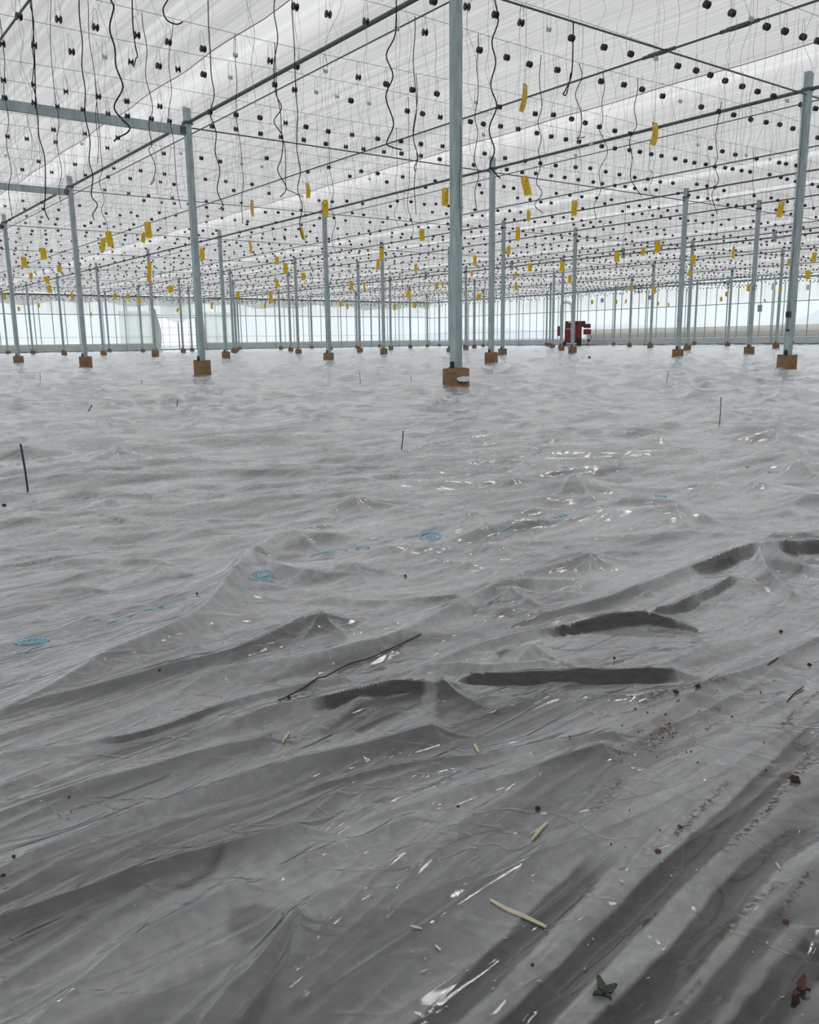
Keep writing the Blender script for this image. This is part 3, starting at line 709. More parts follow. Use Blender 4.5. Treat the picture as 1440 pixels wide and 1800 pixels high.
# flared torn skirt at the foot of the nearest sleeve
mb = MB(); K = 30; V = []
for i, (r, z) in enumerate(((.272, .13), (.30, .05), (.345, -.01))):
    for j in range(K):
        th = 2*math.pi*j/K; d_ = math.cos(th-cam_az+.9); rr = r if d_ > .35 else .272
        V.append((rr*S*math.cos(th), rr*S*math.sin(th), z*S))
mb.add(V, [(i*K+j, i*K+(j+1) % K, (i+1)*K+(j+1) % K, (i+1)*K+j) for i in range(2) for j in range(K)])
mb.build('sleeve_skirt', M_CARD, first_post)

# slender wall posts without sleeves
cnt = 0
def wall_post(x, y, lab):
    o = MB().box((0, 0, 4*S), (.11*S, .11*S, 8*S)).build('wall_post', M_STEEL, loc=(x*S, y*S, 0)); tag(o, lab, 'post', 'slender posts along the walls')
    MB().lathe([(.16*S, 0), (.15*S, .14*S), (.07*S, .2*S)], 10).build('post_foot', M_STEELD, o)
for k, x in enumerate([12.44, 18.6, 24.87, 31.13, 37.4, 43.58, 49.6, 55.75, 62.1, 68.46, 74.7, 80.9]):
    if abs(x-39.2) < 3.0: continue
    wall_post(x, UW-1.0, f'slender grey wall post, {ORD(k+1)} from the left along the far left wall')
for k, j in enumerate([8.0, 7, 6, 5, 4, 3.5]):
    wall_post(NW-1.0, j*BAY, f'slender grey wall post, {ORD(k+1)} from the far corner along the right wall')

# ------------------------------------------------------------------ gutter pipes, cables, beams
for ri, r in enumerate(ROWS):
    z = 7.55 if ri < 2 else 7.8
    mb = MB(); mb.tube([(r*S, -30*S, z*S), (r*S, (UW-.5)*S, z*S)], (.05 if ri < 2 else .036)*S, 8)
    o = mb.build('gutter_pipe', M_STEELD); tag(o, f'long dark pipe running along the {rown[ri]} gutter row under the ceiling', 'pipe', 'pipes along the gutter rows')
    if ri == 4:
        o = MB().tube([(r*S, -30*S, 7.5*S), (r*S, (UW-.5)*S, 7.5*S)], .05*S, 8).build('heating_pipe', M_STEELD); tag(o, 'lower of the twin pipes along the fifth gutter row', 'pipe')
        for q, yy in enumerate((1.5, 2.5, 3.5, 4.5)):
            o = MB().box((0, 0, 0), (.2*S, .22*S, .75*S)).box((0, -.35*S, -.15*S), (.12*S, .7*S, .12*S)).build('pipe_bracket', M_STEEL, loc=(r*S, yy*BAY*S, 7.6*S))
            tag(o, f'grey bracket clamping the twin pipes, {ORD(q+1)} going back', 'bracket', 'brackets on the twin pipes')
            MB().tube([(0, -.7*S, -.1*S), (0, -2.0*S, -.1*S)], .055*S, 6).build('red_sleeve', M_RED, o)
    if ri < 4:
        o = MB().tube([((r+.1)*S, -30*S, 7.25*S), ((r+.1)*S, (UW-.5)*S, 7.25*S)], .016*S, 5).build('tension_cable', M_STEELD)
        tag(o, f'thin taut cable just below the pipe of the {rown[ri]} gutter row', 'cable', 'cables below the gutter pipes')
mids = [-6.2, 6.2, 18.65, 37.4, 49.7]
for k, x in enumerate(mids):
    o = MB().tube([(x*S, -30*S, 7.4*S), (x*S, (UW-.5)*S, 7.4*S)], .025*S, 5).build('tension_cable', M_STEELD)
    tag(o, f'thin dark cable midway between gutter rows, {ORD(k+1)} from the left', 'cable', 'cables midway between gutter rows')
for j in range(0, 8):
    o = MB().tube([(.1*S, j*BAY*S, 7.42*S), (NW*S*.98, j*BAY*S, 7.42*S)], .022*S if j < 2 else .018*S, 5).build('cross_cable', M_STEELD)
    tag(o, f'thin taut cable crossing the rows at the posts, {ORD(j+1)} going back', 'cable', 'cables crossing the gutter rows')
# turnbuckles on the crossing near the top right
for px, py in ((1296, 45), (1150, 91)):
    p = hit_s(px, py, 7.4); o = MB().box((-.06*S, 0, 0), (.03*S, .5*S, .05*S)).box((.06*S, 0, 0), (.03*S, .5*S, .05*S)).tube([(0, -.45*S, 0), (0, -.2*S, 0)], .04*S, 6).tube([(0, .2*S, 0), (0, .45*S, 0)], .04*S, 6).build('turnbuckle', M_STEELD, loc=(6.2*S, p[1]*S, 7.4*S))
    tag(o, f'steel turnbuckle on the midway cable, {"right of" if px > 1200 else "at"} the cable crossing near the top right', 'turnbuckle')
for j in range(1, 4):
    mb = MB(); mb.box((-6.22*S, 0, 0), (12.4*S, .12*S, .26*S)); o = mb.build('cross_beam', M_STEEL, loc=(0, j*BAY*S, 7.32*S))
    tag(o, f'flat grey steel cross beam joining the {ORD(j+1)} post of the nearest row on its left', 'beam', 'cross beams left of the nearest row')
    MB().box((-.16*S, -.075*S, 0), (.2*S, .02*S, .2*S)).box((-.1*S, -.085*S, .06*S), (.03*S, .03*S, .03*S)).build('beam_bracket', M_STEELD, o)

# ------------------------------------------------------------------ crop wires
LINES = []
for k in range(-1, 25):
    for a in (.15, 1.85):
        y = a+4.645*k-(0.1 if k < 0 else 0)
        if y < UW-1: LINES.append(y)
LINES = [y for y in LINES if y > -5]
for k, y in enumerate(LINES):
    z = 7.52; P = [(x*S, y*S, (z+.04*math.sin(x*.5+y))*S) for x in np.linspace(-25, NW-1, 60)]
    o = MB().tube(P, .0030, 4).build('crop_wire', M_WIRE); tag(o, f'thin overhead crop wire across the rows, {ORD(k+1)} from the camera', 'wire', 'overhead crop wires')

# ------------------------------------------------------------------ twine spools on the wires
SPOOL_PX = [(33,29),(103,34),(168,48),(241,62),(296,74),(357,86),(4,77),(60,80),(126,91),(230,109),(279,116),(313,122),(358,131),(475,107),(6,141),(59,149),(116,161),(173,170),(223,178),(281,187),(8,172),(60,181),(101,187),(146,193),(190,200),(224,204),(266,209),(298,213),(369,197),(415,202),(457,207),(373,222),(415,227),(458,235),(13,240),(47,244),(94,228),(149,235),(98,250),(189,260),(207,242),(68,284),(132,289),(39,298),(91,303),(150,308),(200,296),(190,311),(247,300),(229,314),(288,270),(354,278),(387,284),(469,278),(289,306),(361,315),(397,319),(443,324),(411,335),(473,340),(306,324),(282,320),(303,348),(284,356),(261,344),(226,340),(184,334),(519,12),(577,25),(643,38),(747,57),(762,2),(821,12),(871,26),(916,40),(843,88),(891,101),(931,113),(518,158),(483,149),(521,117),(630,136),(679,148),(725,158),(768,165),(617,177),(716,195),(743,200),(774,206),(502,216),(538,223),(577,231),(619,237),(664,244),(705,248),(740,253),(778,257),(534,246),(573,253),(608,258),(639,262),(675,267),(706,270),(740,274),(773,280),(827,214),(850,218),(880,222),(911,227),(944,234),(878,188),(941,200),(494,241),(578,294),(541,302),(615,310),(635,301),(664,305),(708,311),(680,320),(765,318),(748,329),(833,290),(852,270),(888,278),(923,283),(950,287),(891,298),(918,303),(942,305),(843,325),(847,339),(886,328),(903,331),(910,348),(932,351),(1243,8),(1287,23),(1348,47),(1380,55),(1412,65),(1438,72),(1005,67),(1062,83),(1109,95),(980,123),(1057,143),(1097,149),(1129,157),(1165,169),(1192,116),(1224,124),(1249,132),(1275,142),(1305,152),(1332,161),(1360,169),(1409,184),(1434,191),(1233,188),(1264,196),(1290,202),(1320,210),(1347,215),(1371,219),(1394,226),(973,202),(1005,209),(1029,216),(1054,223),(1081,230),(1108,235),(969,240),(995,245),(1018,249),(1058,257),(1081,261),(1107,264),(1125,267),(1145,271),(1163,274),(1187,279),(1205,283),(1221,286),(1241,289),(1257,293),(1275,295),(1288,297),(1304,300),(1319,302),(1249,260),(1270,266),(1293,272),(1330,279),(1370,286),(1382,288),(1400,291),(977,291),(1012,294),(1038,296),(1065,302),(1089,307),(1116,312),(1139,315),(1161,320),(1183,322),(969,309),(993,312),(1017,316),(1043,320),(1059,323),(1081,326),(1099,328),(1116,331),(1135,333),(1154,334),(1353,307),(1373,312),(1384,315),(1399,319),(1192,340),(1225,324),(1243,327),(1257,329),(1273,335),(1227,347),(1244,349),(1262,351),(1326,344),(1356,348),(1211,343),(978,340),(1002,343),(1023,346),(1049,348),(1075,351),(1428,324),(1439,328),(1438,242)]
WH = [(184,100),(414,97),(405,136),(144,253),(225,265),(10,273),(318,270),(425,288),(460,293),(698,50),(556,162),(593,170),(649,182),(572,125),(650,315),(837,180),
      (965,52),(1321,33),(1153,103),(1196,178),(1227,255),(1039,253),(1384,177),(1312,273),(1354,280),(1012,273),(850,237)]
def spool_mesh(k, big=True):
    R, w, c = .067*S, .050*S, .026*S
    if big: prof = [(.012*S, -w), (R*.93, -w), (R, -w*.92), (R, -w*.60), (R*.9, -w*.52), (c, -w*.42), (c*1.15, 0), (c, w*.42), (R*.9, w*.52), (R, w*.60), (R, w*.92), (R*.93, w), (.012*S, w)]
    else: prof = [(R, -w), (R, -w*.5), (c, -w*.4), (c, w*.4), (R, w*.5), (R, w)]
    return prof
mS = MB().lathe(spool_mesh(0), 18, 'x').mesh('twine_spool', M_BLACK, True)
mW = MB().lathe([(r*.72, h*.8) for r, h in spool_mesh(0)], 14, 'x').mesh('pale_spool', M_WSPOOL, True)
def hook_path(w=.05):
    return [(-w*S, 0, -.01*S), (-w*S*.95, 0, .16*S), (-w*S*.7, 0, .30*S), (-w*S*.2, 0, .345*S), (w*S*.4, 0, .33*S), (w*S*.8, 0, .25*S), (w*S, 0, .12*S), (w*S, 0, -.01*S)]
mH = MB().tube(hook_path(), .0023, 4).tube([(-.052*S, 0, 0), (.052*S, 0, 0)], .0018, 4).mesh('wire_hook', M_HOOK)
def twine_path(L, amp, rs, n=26):
    ph, ph2, q = rs.uniform(0, 6), rs.uniform(0, 6), rs.uniform(.8, 1.25); P = []
    for i in range(n):
        f = i/(n-1); zz = -f*L; a = amp*min(1, f*5)
        P.append(((a*math.sin(zz*6.5*q+ph)+a*.5*math.sin(zz*2.3+ph2))*S, (a*math.cos(zz*5.1*q+ph2))*S, (-.03+zz)*S))
    return P
rs = random.Random(5)
TW = [MB().tube(twine_path(rs.uniform(1.2, 3.2), rs.uniform(.02, .05), rs), .0014 if i % 3 else .002, 3, 0, False).mesh('twine', M_TWINE) for i in range(14)]
def nearest_line(y): return min(range(len(LINES)), key=lambda i: abs(LINES[i]-y))
ind = []
for px, py in SPOOL_PX:
    p = hit_s(px, py, 7.2); li = nearest_line(p[1]); q = hit_y(px, py, LINES[li])   # on the wire's own vertical plane
    ind.append([li, q[0], q[2], False])
for px, py in WH:
    p = hit_s(px, py, 7.2); li = nearest_line(p[1]); q = hit_y(px, py, LINES[li]); ind.append([li, q[0], q[2], True])
dist = []
taken = {}
for li, x, z, wv in ind: taken.setdefault(li, []).append(x)
for li, y in enumerate(LINES):
    x = -24+rs.uniform(0, .7)
    while x < NW-1.5:
        x += .77*rs.uniform(.86, 1.14)
        z = 7.2+rs.uniform(-.07, .07); px, py, d = s2px(x, y, z)
        if d < 8 or px < -40 or px > 1480 or py < -30: continue
        if rs.random() < .20: continue
        if py < 352 or any(abs(x-t) < .45 for t in taken.get(li, [])): continue
        dist.append((d, li, x, z))
dist.sort()
nb = sum(1 for i in ind if not i[3]); more = 300-nb
for d, li, x, z in dist[:more]: ind.append([li, x, z, False])
rest = dist[more:]
byl = {}
for it in ind: byl.setdefault((it[0], it[3]), []).append(it)
lnum = {li: k+1 for k, li in enumerate(sorted({i[0] for i in ind}))}
for (li, wv), its in sorted(byl.items()):
    its.sort(key=lambda t: s2px(t[1], LINES[li], t[2])[0])
    for k, (l, x, z, _) in enumerate(its):
        o = link('pale_spool' if wv else 'twine_spool', mW if wv else mS, None, (x*S, LINES[li]*S, z*S)); o.rotation_euler = (0, rs.uniform(-.08, .08), rs.uniform(-.25, .25))
        if wv: tag(o, f'{ORD(k+1)} pale empty spool from the left on the {ORD(lnum[li])} crop wire', 'spool', 'pale empty spools among the black ones')
        else: tag(o, f'{ORD(k+1)} black twine spool from the left on the {ORD(lnum[li])} crop wire', 'spool', 'black twine spools on the near crop wires')
        h = link('wire_hook', mH, o)
        link('twine', TW[rs.randrange(len(TW))], o)
# the far ones, too many to count
mb = MB(); tb = MB()
prof = spool_mesh(0, False)
base = MB().lathe(prof, 8, 'x'); bv, bf = base.v[0], base.f
for d, li, x, z in rest:
    c = np.array([x*S, LINES[li]*S, z*S]); a = rs.uniform(-.3, .3); Rm = np.array([[math.cos(a), -math.sin(a), 0], [math.sin(a), math.cos(a), 0], [0, 0, 1]])
    mb.add(bv@Rm.T+c, bf)
    mb.tube(np.array([(-.05*S, 0, 0), (0, 0, .32*S), (.05*S, 0, 0)])+c, .0022, 3, 1, False)
    P = np.array(twine_path(rs.uniform(.8, 2.9), rs.uniform(.015, .06), rs, 9))+c
    tb.tube(P, .0028 if rs.random() < .15 else .0017, 3, 0, False)
tag(mb.build('distant_twine_spools', [M_BLACK, M_HOOK]), 'hundreds of small black twine spools on the crop wires in the distance', 'spools', None, 'stuff')
tag(tb.build('distant_twine', M_TWINE), 'countless thin grey twines hanging from the distant spools', 'twine', None, 'stuff')
# loose pale strings hanging between the near spools
mb = MB()
for li, y in enumerate(LINES[:16]):
    x = -12
    while x < 36:
        x += rs.uniform(.5, 1.1); px, py, d = s2px(x, y, 7.4)
        if d < 8 or px < -30 or px > 1470: continue
        P = np.array(twine_path(rs.uniform(1.5, 4.2), rs.uniform(.03, .08), rs, 30))+np.array([x*S, y*S, 7.5*S])
        mb.tube(P, rs.choice([.0012, .0016, .002]), 3, 0, False)
tag(mb.build('loose_twine', M_TWINE), 'tangle of thin grey twines hanging loose from the nearer crop wires', 'twine', None, 'stuff')

# ------------------------------------------------------------------ black wavy cords
CORDS = [  # wire index, radius, traced path in 1/3 px with x offset
 (0, 4, 0, [(585,-60),(585,0),(600,40),(578,150),(605,250),(612,350),(648,460),(602,560),(640,625),(684,670),(670,700),(630,722),(600,745)]),
 (1, 3, 0, [(415,-60),(417,0),(420,100),(435,230),(432,350),(450,480),(448,600),(475,740),(470,850),(490,930),(482,1030),(514,1080),(490,1130),(498,1160)]),
 (0, 3, 0, [(695,-60),(697,0),(700,120),(712,230),(725,295),(716,310),(705,355)]),
 (0, 3.5, 0, [(900,-30),(885,0),(860,50),(880,105),(930,128),(965,115)]),
 (1, 3, 0, [(1090,-60),(1097,0),(1100,130),(1108,260),(1115,400),(1130,500),(1110,600),(1140,700),(1135,800),(1160,900),(1145,1000),(1175,1080),(1155,1103)]),
 (2, 2.2, 0, [(1230,-40),(1240,130),(1240,300),(1250,430),(1245,600),(1270,780),(1275,870),(1285,960),(1275,1060),(1280,1180)]),
 (1, 3, 0, [(170,60),(180,240),(185,400),(188,540),(200,620),(205,720),(235,830),(240,1000),(235,1100),(258,1160)]),
 (1, 2.6, 0, [(160,30),(178,120),(172,250),(180,330),(172,430),(190,520),(186,570)]),
 (2, 2.6, 0, [(750,-40),(750,0),(752,120),(775,260),(768,400),(805,560),(785,660),(800,760),(785,790),(812,850),(820,900),(808,945),(795,965),(800,972),(818,940)]),
 (2, 2.2, 0, [(915,-40),(915,0),(912,140),(890,320),(905,480),(890,600),(915,740),(925,880),(935,1000),(955,1100)]),
 (2, 2.2, 0, [(460,-40),(465,0),(470,200),(490,330),(510,500),(505,620),(520,760),(515,860)]),
 (2, 2.0, 0, [(270,-40),(265,180),(275,360),(290,500),(310,640),(300,760),(325,900),(310,1000),(322,1080)]),
 (3, 2.4, 0, [(5,150),(25,330),(20,480),(45,620),(35,760),(60,900),(45,1000),(65,1150)]),
 (4, 2.4, 0, [(540,900),(525,960),(550,1050),(535,1110),(560,1170),(570,1230)]),
 (0, 4, 480, [(650,-60),(650,0),(645,180),(598,290),(633,400),(595,510),(636,650),(600,750),(625,775),(680,790)]),
 (1, 3, 480, [(735,-60),(740,0),(750,150),(740,330),(758,560),(740,720),(765,830),(745,880),(752,907)]),
 (2, 3, 480, [(745,300),(762,520),(738,700),(760,820),(745,960),(750,1060),(755,1130)]),
 (0, 4.5, 480, [(1170,-60),(1170,0),(1188,110),(1155,220),(1175,330),(1148,450),(1180,560),(1140,680),(1168,790),(1145,870),(1165,905),(1198,940)]),
 (1, 2.8, 480, [(1080,-60),(1080,0),(1068,80),(1085,230),(1075,340),(1083,480),(1065,620),(1080,700),(1062,840),(1085,920),(1065,1010),(1075,1115)]),
 (1, 3.2, 480, [(15,-40),(5,60),(25,200),(5,340),(15,490),(45,570),(5,640),(50,720),(45,830),(25,900),(70,990),(38,1040)]),
 (2, 3, 480, [(20,500),(40,600),(45,700),(65,800),(68,980),(100,1010),(160,1040)]),
 (1, 2.8, 480, [(100,-40),(100,60),(110,200),(115,340),(120,480),(130,600),(125,780),(145,900),(130,1000),(155,1090),(140,1180),(160,1260)]),
 (1, 3, 480, [(1430,-60),(1410,0),(1425,150),(1415,290),(1405,420),(1418,560),(1398,640),(1415,730),(1400,800),(1412,870),(1390,960),(1420,1020),(1380,1080),(1425,1125)]),
 (0, 4.5, 960, [(145,-60),(145,0),(143,200),(135,390),(100,480),(90,495),(105,500),(122,440),(130,385)]),
 (1, 3.4, 960, [(200,-40),(195,0),(178,100),(200,180),(165,290),(190,400),(155,500),(187,600),(180,710),(160,730),(205,722)]),
 (1, 2.6, 960, [(320,-40),(320,0),(315,130),(320,260),(298,360),(310,450),(295,540),(300,640),(280,680),(325,800),(280,900),(290,1000),(255,1080),(265,1160)]),
 (1, 3.4, 960, [(495,-40),(495,0),(465,150),(475,330),(485,460),(465,570),(478,660),(440,740),(455,830),(445,930),(470,985),(500,1030)]),
 (2, 2.4, 960, [(600,-20),(600,0),(595,150),(580,260),(585,400),(575,500),(580,630)]),
 (1, 3.4, 960, [(930,-40),(930,0),(948,80),(925,200),(935,300),(920,430),(930,500),(915,600),(895,720),(905,830),(890,880),(910,950),(875,1030),(905,1130)]),
 (2, 2.4, 960, [(905,-40),(900,0),(880,130),(890,380),(870,640),(850,790),(865,900),(850,1000),(870,1080)]),
 (2, 2.6, 960, [(1115,-40),(1115,0),(1110,160),(1120,280),(1105,400),(1090,520),(1085,700),(1095,860),(1090,950),(1095,1030)]),
 (3, 2.8, 960, [(545,860),(540,890),(565,920),(545,1000),(573,1055)]),
 (2, 2.2, 960, [(1380,-20),(1385,150),(1375,300),(1390,500),(1380,640),(1400,800),(1385,950),(1410,1100)]),
 (6, 3.5, 960, [(415,1200),(405,1300),(412,1390),(400,1450),(408,1510)]),
 (8, 3.5, 960, [(900,1310),(880,1370),(895,1410),(885,1460),(893,1500)]),
 (5, 2.6, 480, [(300,900),(320,1010),(305,1090),(330,1170),(310,1260),(335,1340)]),
 (4, 2.4, 480, [(655,900),(645,980),(660,1060),(640,1130),(665,1200)]),
 (3, 2.4, 480, [(720,960),(710,1080),(740,1200),(728,1260)]),
]
def cr_path(P, m=5):
    P = np.array(P, float); out = []
    Q = np.vstack([2*P[0]-P[1], P, 2*P[-1]-P[-2]])
    for i in range(1, len(Q)-2):
        for t in np.linspace(0, 1, m, endpoint=False):
            a, b, c, d = Q[i-1], Q[i], Q[i+1], Q[i+2]
            out.append(.5*((2*b)+(-a+c)*t+(2*a-5*b+4*c-d)*t*t+(-a+3*b-3*c+d)*t**3))
    out.append(P[-1]); return np.array(out)
cs = []
for li, r, off, pts in CORDS:
    y = LINES[2+li]; path = cr_path([(off+x/3, yy/3) for x, yy in pts])
    top = hit_y(path[0][0], path[0][1], y)
    # hang in the vertical plane facing the walkway at the wire where it is tied
    d0 = ORG[1]+N[1]*top[0]+U[1]*top[1]; Q = []
    for k, (a, b) in enumerate(path):
        rr = ray(a, b); t = d0/rr[1]; p = rr*t+np.array([0, 0, 1.]); q = c2s([p])[0]; Q.append(q)
    Q = np.array(Q)
    keep = Q[:, 2] < 7.5*S; Q = Q[keep]
    if len(Q) < 3: continue
    Q = np.vstack([[Q[0][0], Q[0][1], 7.5*S], Q]) if Q[0][2] < 7.42*S else Q
    cs.append((path[-1][0], r, Q, path[:, 1].max()))
cs.sort(key=lambda t: t[0])
for k, (x, r, Q, yb) in enumerate(cs):
    c0 = Q[0].copy(); o = MB().tube(Q-c0, r*.0018, 6).build('hanging_cord', M_CORD, smooth=True, loc=c0)
    tag(o, f'wavy black cord hanging loose from the crop wires, its lower end {ORD(k+1)} from the left', 'cord', 'black cords hanging from the crop wires')

# ------------------------------------------------------------------ yellow sticky traps
TRAPS = [(923,172,9,46,.15,1),(1150,235,11,38,.06,1),(1010,366,10,26,.03,0),(1374,368,10,27,.12,0),(921,327,13,33,-.25,0),(929,379,6,19,.08,1),(910,411,8,23,-.03,0),(895,440,7,15,.1,0),
 (783,346,12,30,.02,0),(741,413,9,20,-.08,0),(540,335,8,25,-.02,1),(572,366,10,28,0,0),(530,411,7,21,-.2,1),(444,366,6,28,0,1),(260,404,11,27,-.05,0),(255,418,7,18,.2,1),(191,420,11,26,-.12,0),(183,430,9,22,.2,0),
 (76,446,10,20,-.02,0),(42,461,9,18,-.05,0),(355,447,8,20,-.05,0),(439,434,5,22,-.05,1),(263,470,7,18,.05,0),(261,488,7,16,-.05,0),(104,472,7,13,0,0),(55,485,6,10,.1,0),(80,492,7,12,-.3,0),(86,508,6,13,-.1,0),
 (487,458,7,13,0,0),(502,472,8,16,.02,0),(533,486,7,13,0,0),(486,498,6,14,-.1,0),(671,446,7,19,.05,0),(665,465,7,18,.1,1),(618,503,6,14,0,0),(640,502,4,12,0,1),(719,517,8,12,.1,0),(732,472,5,16,0,1),(768,503,6,11,.1,0),
 (778,500,5,9,0,1),(835,458,6,17,.03,0),(829,481,5,10,0,1),(842,522,7,11,0,0),(1085,451,9,18,.03,0),(1131,442,7,14,.05,0),(1156,434,9,20,.03,0),(989,468,8,18,.04,0),(1002,490,6,12,0,0),(1219,457,8,16,0,0),
 (1213,480,6,11,-.1,0),(1290,444,5,20,0,1),(1432,452,8,16,.08,0),(1420,483,8,15,-.05,0),(1388,461,7,12,0,0),(1316,506,6,12,0,0),(1041,531,4,7,0,0),(1084,531,4,7,.1,0),(1101,530,3,7,.2,1),(1268,526,4,8,0,0),
 (1277,517,4,8,0,0),(1343,529,5,6,-.6,1),(1175,536,3,7,0,1),(1157,534,3,7,0,1),(1151,510,6,13,.1,0),(1373,508,4,9,0,0),(126,521,5,15,0,1),(33,543,4,7,0,0),(68,537,4,7,0,0),(202,521,6,11,0,0),(225,521,6,9,0,0),
 (245,528,5,9,.1,0),(300,508,9,12,0,0),(313,545,4,7,.2,0),(374,537,4,12,.1,1),(419,518,6,12,.1,0),(476,523,7,20,0,1),(466,538,4,7,0,0),(599,534,5,9,0,0),(612,539,5,9,.1,1),(694,540,5,10,0,0),(729,537,6,9,0,0),
 (1108,506,5,9,0,0),(8,522,5,10,0,0),(868,529,4,7,0,0),(160,553,3,7,0,0),(907,484,4,12,.1,1),(932,470,7,14,.02,0),(907,505,5,11,-.05,0)]
TR = []
for (px, py, wpx, hpx, tilt, curl) in TRAPS:
    real = .34                                         # card length in units
    if hpx > 44: real = .44
    d = real*F_PX/hpx
    best = None
    for li, y in enumerate(LINES):
        q = hit_y(px, py, y)
        if q[0] > NW-1.5 or q[0] < -25: continue
        dd = s2px(q[0], q[1], q[2])[2]
        if q[2] > 7.3 or dd < 6: continue
        sc = abs(math.log(dd/d))
        if best is None or sc < best[0]: best = (sc, q, dd)
    if best is None: continue
    _, q, dd = best; TR.append((px, py, wpx/F_PX*dd, hpx/F_PX*dd, tilt, curl, q))
TR.sort(key=lambda t: t[0])
for k, (px, py, w_, h_, tilt, curl, q) in enumerate(TR):
    h_ = min(h_, .6); wreal = max(min(w_, .24), .07); view = math.atan2(q[1]-CAM_S[1], q[0]-CAM_S[0])
    e = empty('sticky_trap', (q[0]*S, q[1]*S, (q[2]+h_/2)*S)); e.rotation_euler = (0, 0, view-math.pi/2)
    mb = MB(); n = 9; V = []
    W2 = (.14 if curl else wreal)*S/2; t = .0012; ang = math.acos(max(.1, min(1, wreal/.15))) if curl else 0
    for side in (-t, t):
        for i in range(n):
            f = i/(n-1); ww = W2*(1 if 0 < i < n-1 else .88); bend = (.022*S*math.sin(f*math.pi)*(1.3 if curl else .5))
            for x in (-ww, 0, ww):
                V.append((x*math.cos(ang)+bend*(1 if curl else .3)*math.cos(px), x*math.sin(ang)+side+bend+.012*S*(x/W2)**2, -f*h_*S))
    m3 = n*3; F = []
    for i in range(n-1):
        for j in range(2):
            a = i*3+j; F += [(a, a+1, a+4, a+3), (m3+a+3, m3+a+4, m3+a+1, m3+a)]
    rim = [0, 1, 2]+[i*3+2 for i in range(1, n)]+[(n-1)*3+1, (n-1)*3]+[i*3 for i in range(n-2, 0, -1)]
    for a, b in zip(rim, rim[1:]+rim[:1]): F.append((b, a, m3+a, m3+b))
    mb.add(V, F); c = mb.build('trap_card', M_YEL, e); c.rotation_euler = (0, tilt, 0)
    if hpx > 0 and h_/(q[1]+20) > 0 and py < 420:
        MB().lathe([(.018*S, -.006*S), (.018*S, .006*S)], 8, 'z', (0, 0, 0)).build('card_hole', M_WHITE, c, loc=(0, -.004, -.05*S)).rotation_euler = (math.pi/2, 0, 0)
        sm = MB()
        for s_ in range(5): sm.box((rs.uniform(-W2, W2)*.7, -.004+rs.uniform(-.001, 0), -rs.uniform(.25, .9)*h_*S), (.006, .004, .006))
        sm.build('stuck_insects', M_SPECK, c)
    top = max(.03, (7.5-(q[2]+h_/2)))*S
    MB().tube([(0, 0, -.04*S), (.01*S, 0, top*.3), (-.01*S, 0, top*.7), (0, 0, top)], .0012, 3, 0, False).build('hanging_string', M_TWINE, e)
    look = 'curled' if curl else ('tilted' if abs(tilt) > .15 else 'straight')
    if (px, py) == (923, 172): lab = 'bent yellow sticky trap strip hanging highest of all, right of the nearest post'
    elif (px, py) == (1150, 235): lab = 'curled yellow sticky trap hanging from the pipe left of the right-hand post'
    elif (px, py) == (921, 327): lab = 'tilted yellow sticky trap with a round hole, right of the second row post'
    elif (px, py) == (783, 346): lab = 'broad yellow sticky trap touching the left side of the nearest post'
    elif (px, py) == (572, 366): lab = 'yellow sticky trap hanging in front of the top of a post'
    else: lab = f'{look} yellow sticky trap card hanging on a string, {ORD(k+1)} trap from the left'
    tag(e, lab, 'sticky trap', 'yellow sticky traps hanging from the crop wires')

# ------------------------------------------------------------------ machine, fans, boxes
def cyl(r, h, axis='z', k=16, c=(0, 0, 0)): return MB().lathe([(r, -h/2), (r, h/2)], k, axis, c)
base = hit_x(1010, 600, NW-5.0); mx, my = NW-5.0, base[1]; d = s2px(mx, my, 0)[2]; pxu = d/F_PX   # unit per px
e = empty('red_machine', (mx*S, my*S, 0), math.atan2(CAM_S[1]-my, CAM_S[0]-mx)+math.pi/2)
tag(e, 'red wheeled greenhouse machine parked by the right wall behind two posts', 'machine')
k_ = pxu*S
def px_box(x0, y0, x1, y1, dep, oy=0):                  # box face given on the photograph around x 1008, ground 606
    return ((x0+x1)/2-1008)*k_, oy, (606-(y0+y1)/2)*k_+.05, (x1-x0)*k_, dep, (y1-y0)*k_
def bpart(name, m, *a, **kw):
    x, y, z, sx_, sy_, sz_ = px_box(*a, **kw); mb = MB().box((x, y, z), (sx_, sy_, sz_)); o = mb.build(name, m, e)
    bv = o.modifiers.new('b', 'BEVEL'); bv.width = .03; bv.segments = 2; return o
bpart('tank_body', M_RED, 991, 573, 1020, 601, 1.1)
bpart('hood', M_REDD, 992, 564, 1026, 574, 1.0)
bpart('side_tank', M_RED, 978, 572, 985, 589, .7)
bpart('engine_cover', M_RED, 1012, 566, 1020, 594, 1.25)
bpart('motor_block', M_REDD, 1023, 569, 1035, 576, .6, oy=-.2)
bpart('pump_block', M_RED, 1023, 578, 1036, 587, .6, oy=-.2)
bpart('black_panel', M_BLACK, 1011, 592, 1019, 600, 1.3)
o = bpart('name_plate', M_WHITE, 996, 565, 1003, 567, 1.04); o = bpart('control_strip', M_ALU, 993, 576, 1003, 578, 1.14)
mb = MB()
for x in (983, 1031): mb.box(((x-1008)*k_, 0, .35), (.06, .06, .7))
mb.box(((1007-1008)*k_, -.5, .12), (50*k_, .07, .07)); mb.box(((1007-1008)*k_, .4, .12), (50*k_, .07, .07)); mb.build('chassis', M_REDD, e)
for x in (990, 1016):
    for y in (-.55, .5): o = MB().lathe([(.17, -.05), (.2, -.03), (.2, .03), (.17, .05)], 18, 'x').build('wheel', M_BLACK, e, True, loc=((x-1008)*k_, y, .2)); o.rotation_euler = (0, 0, math.pi/2)
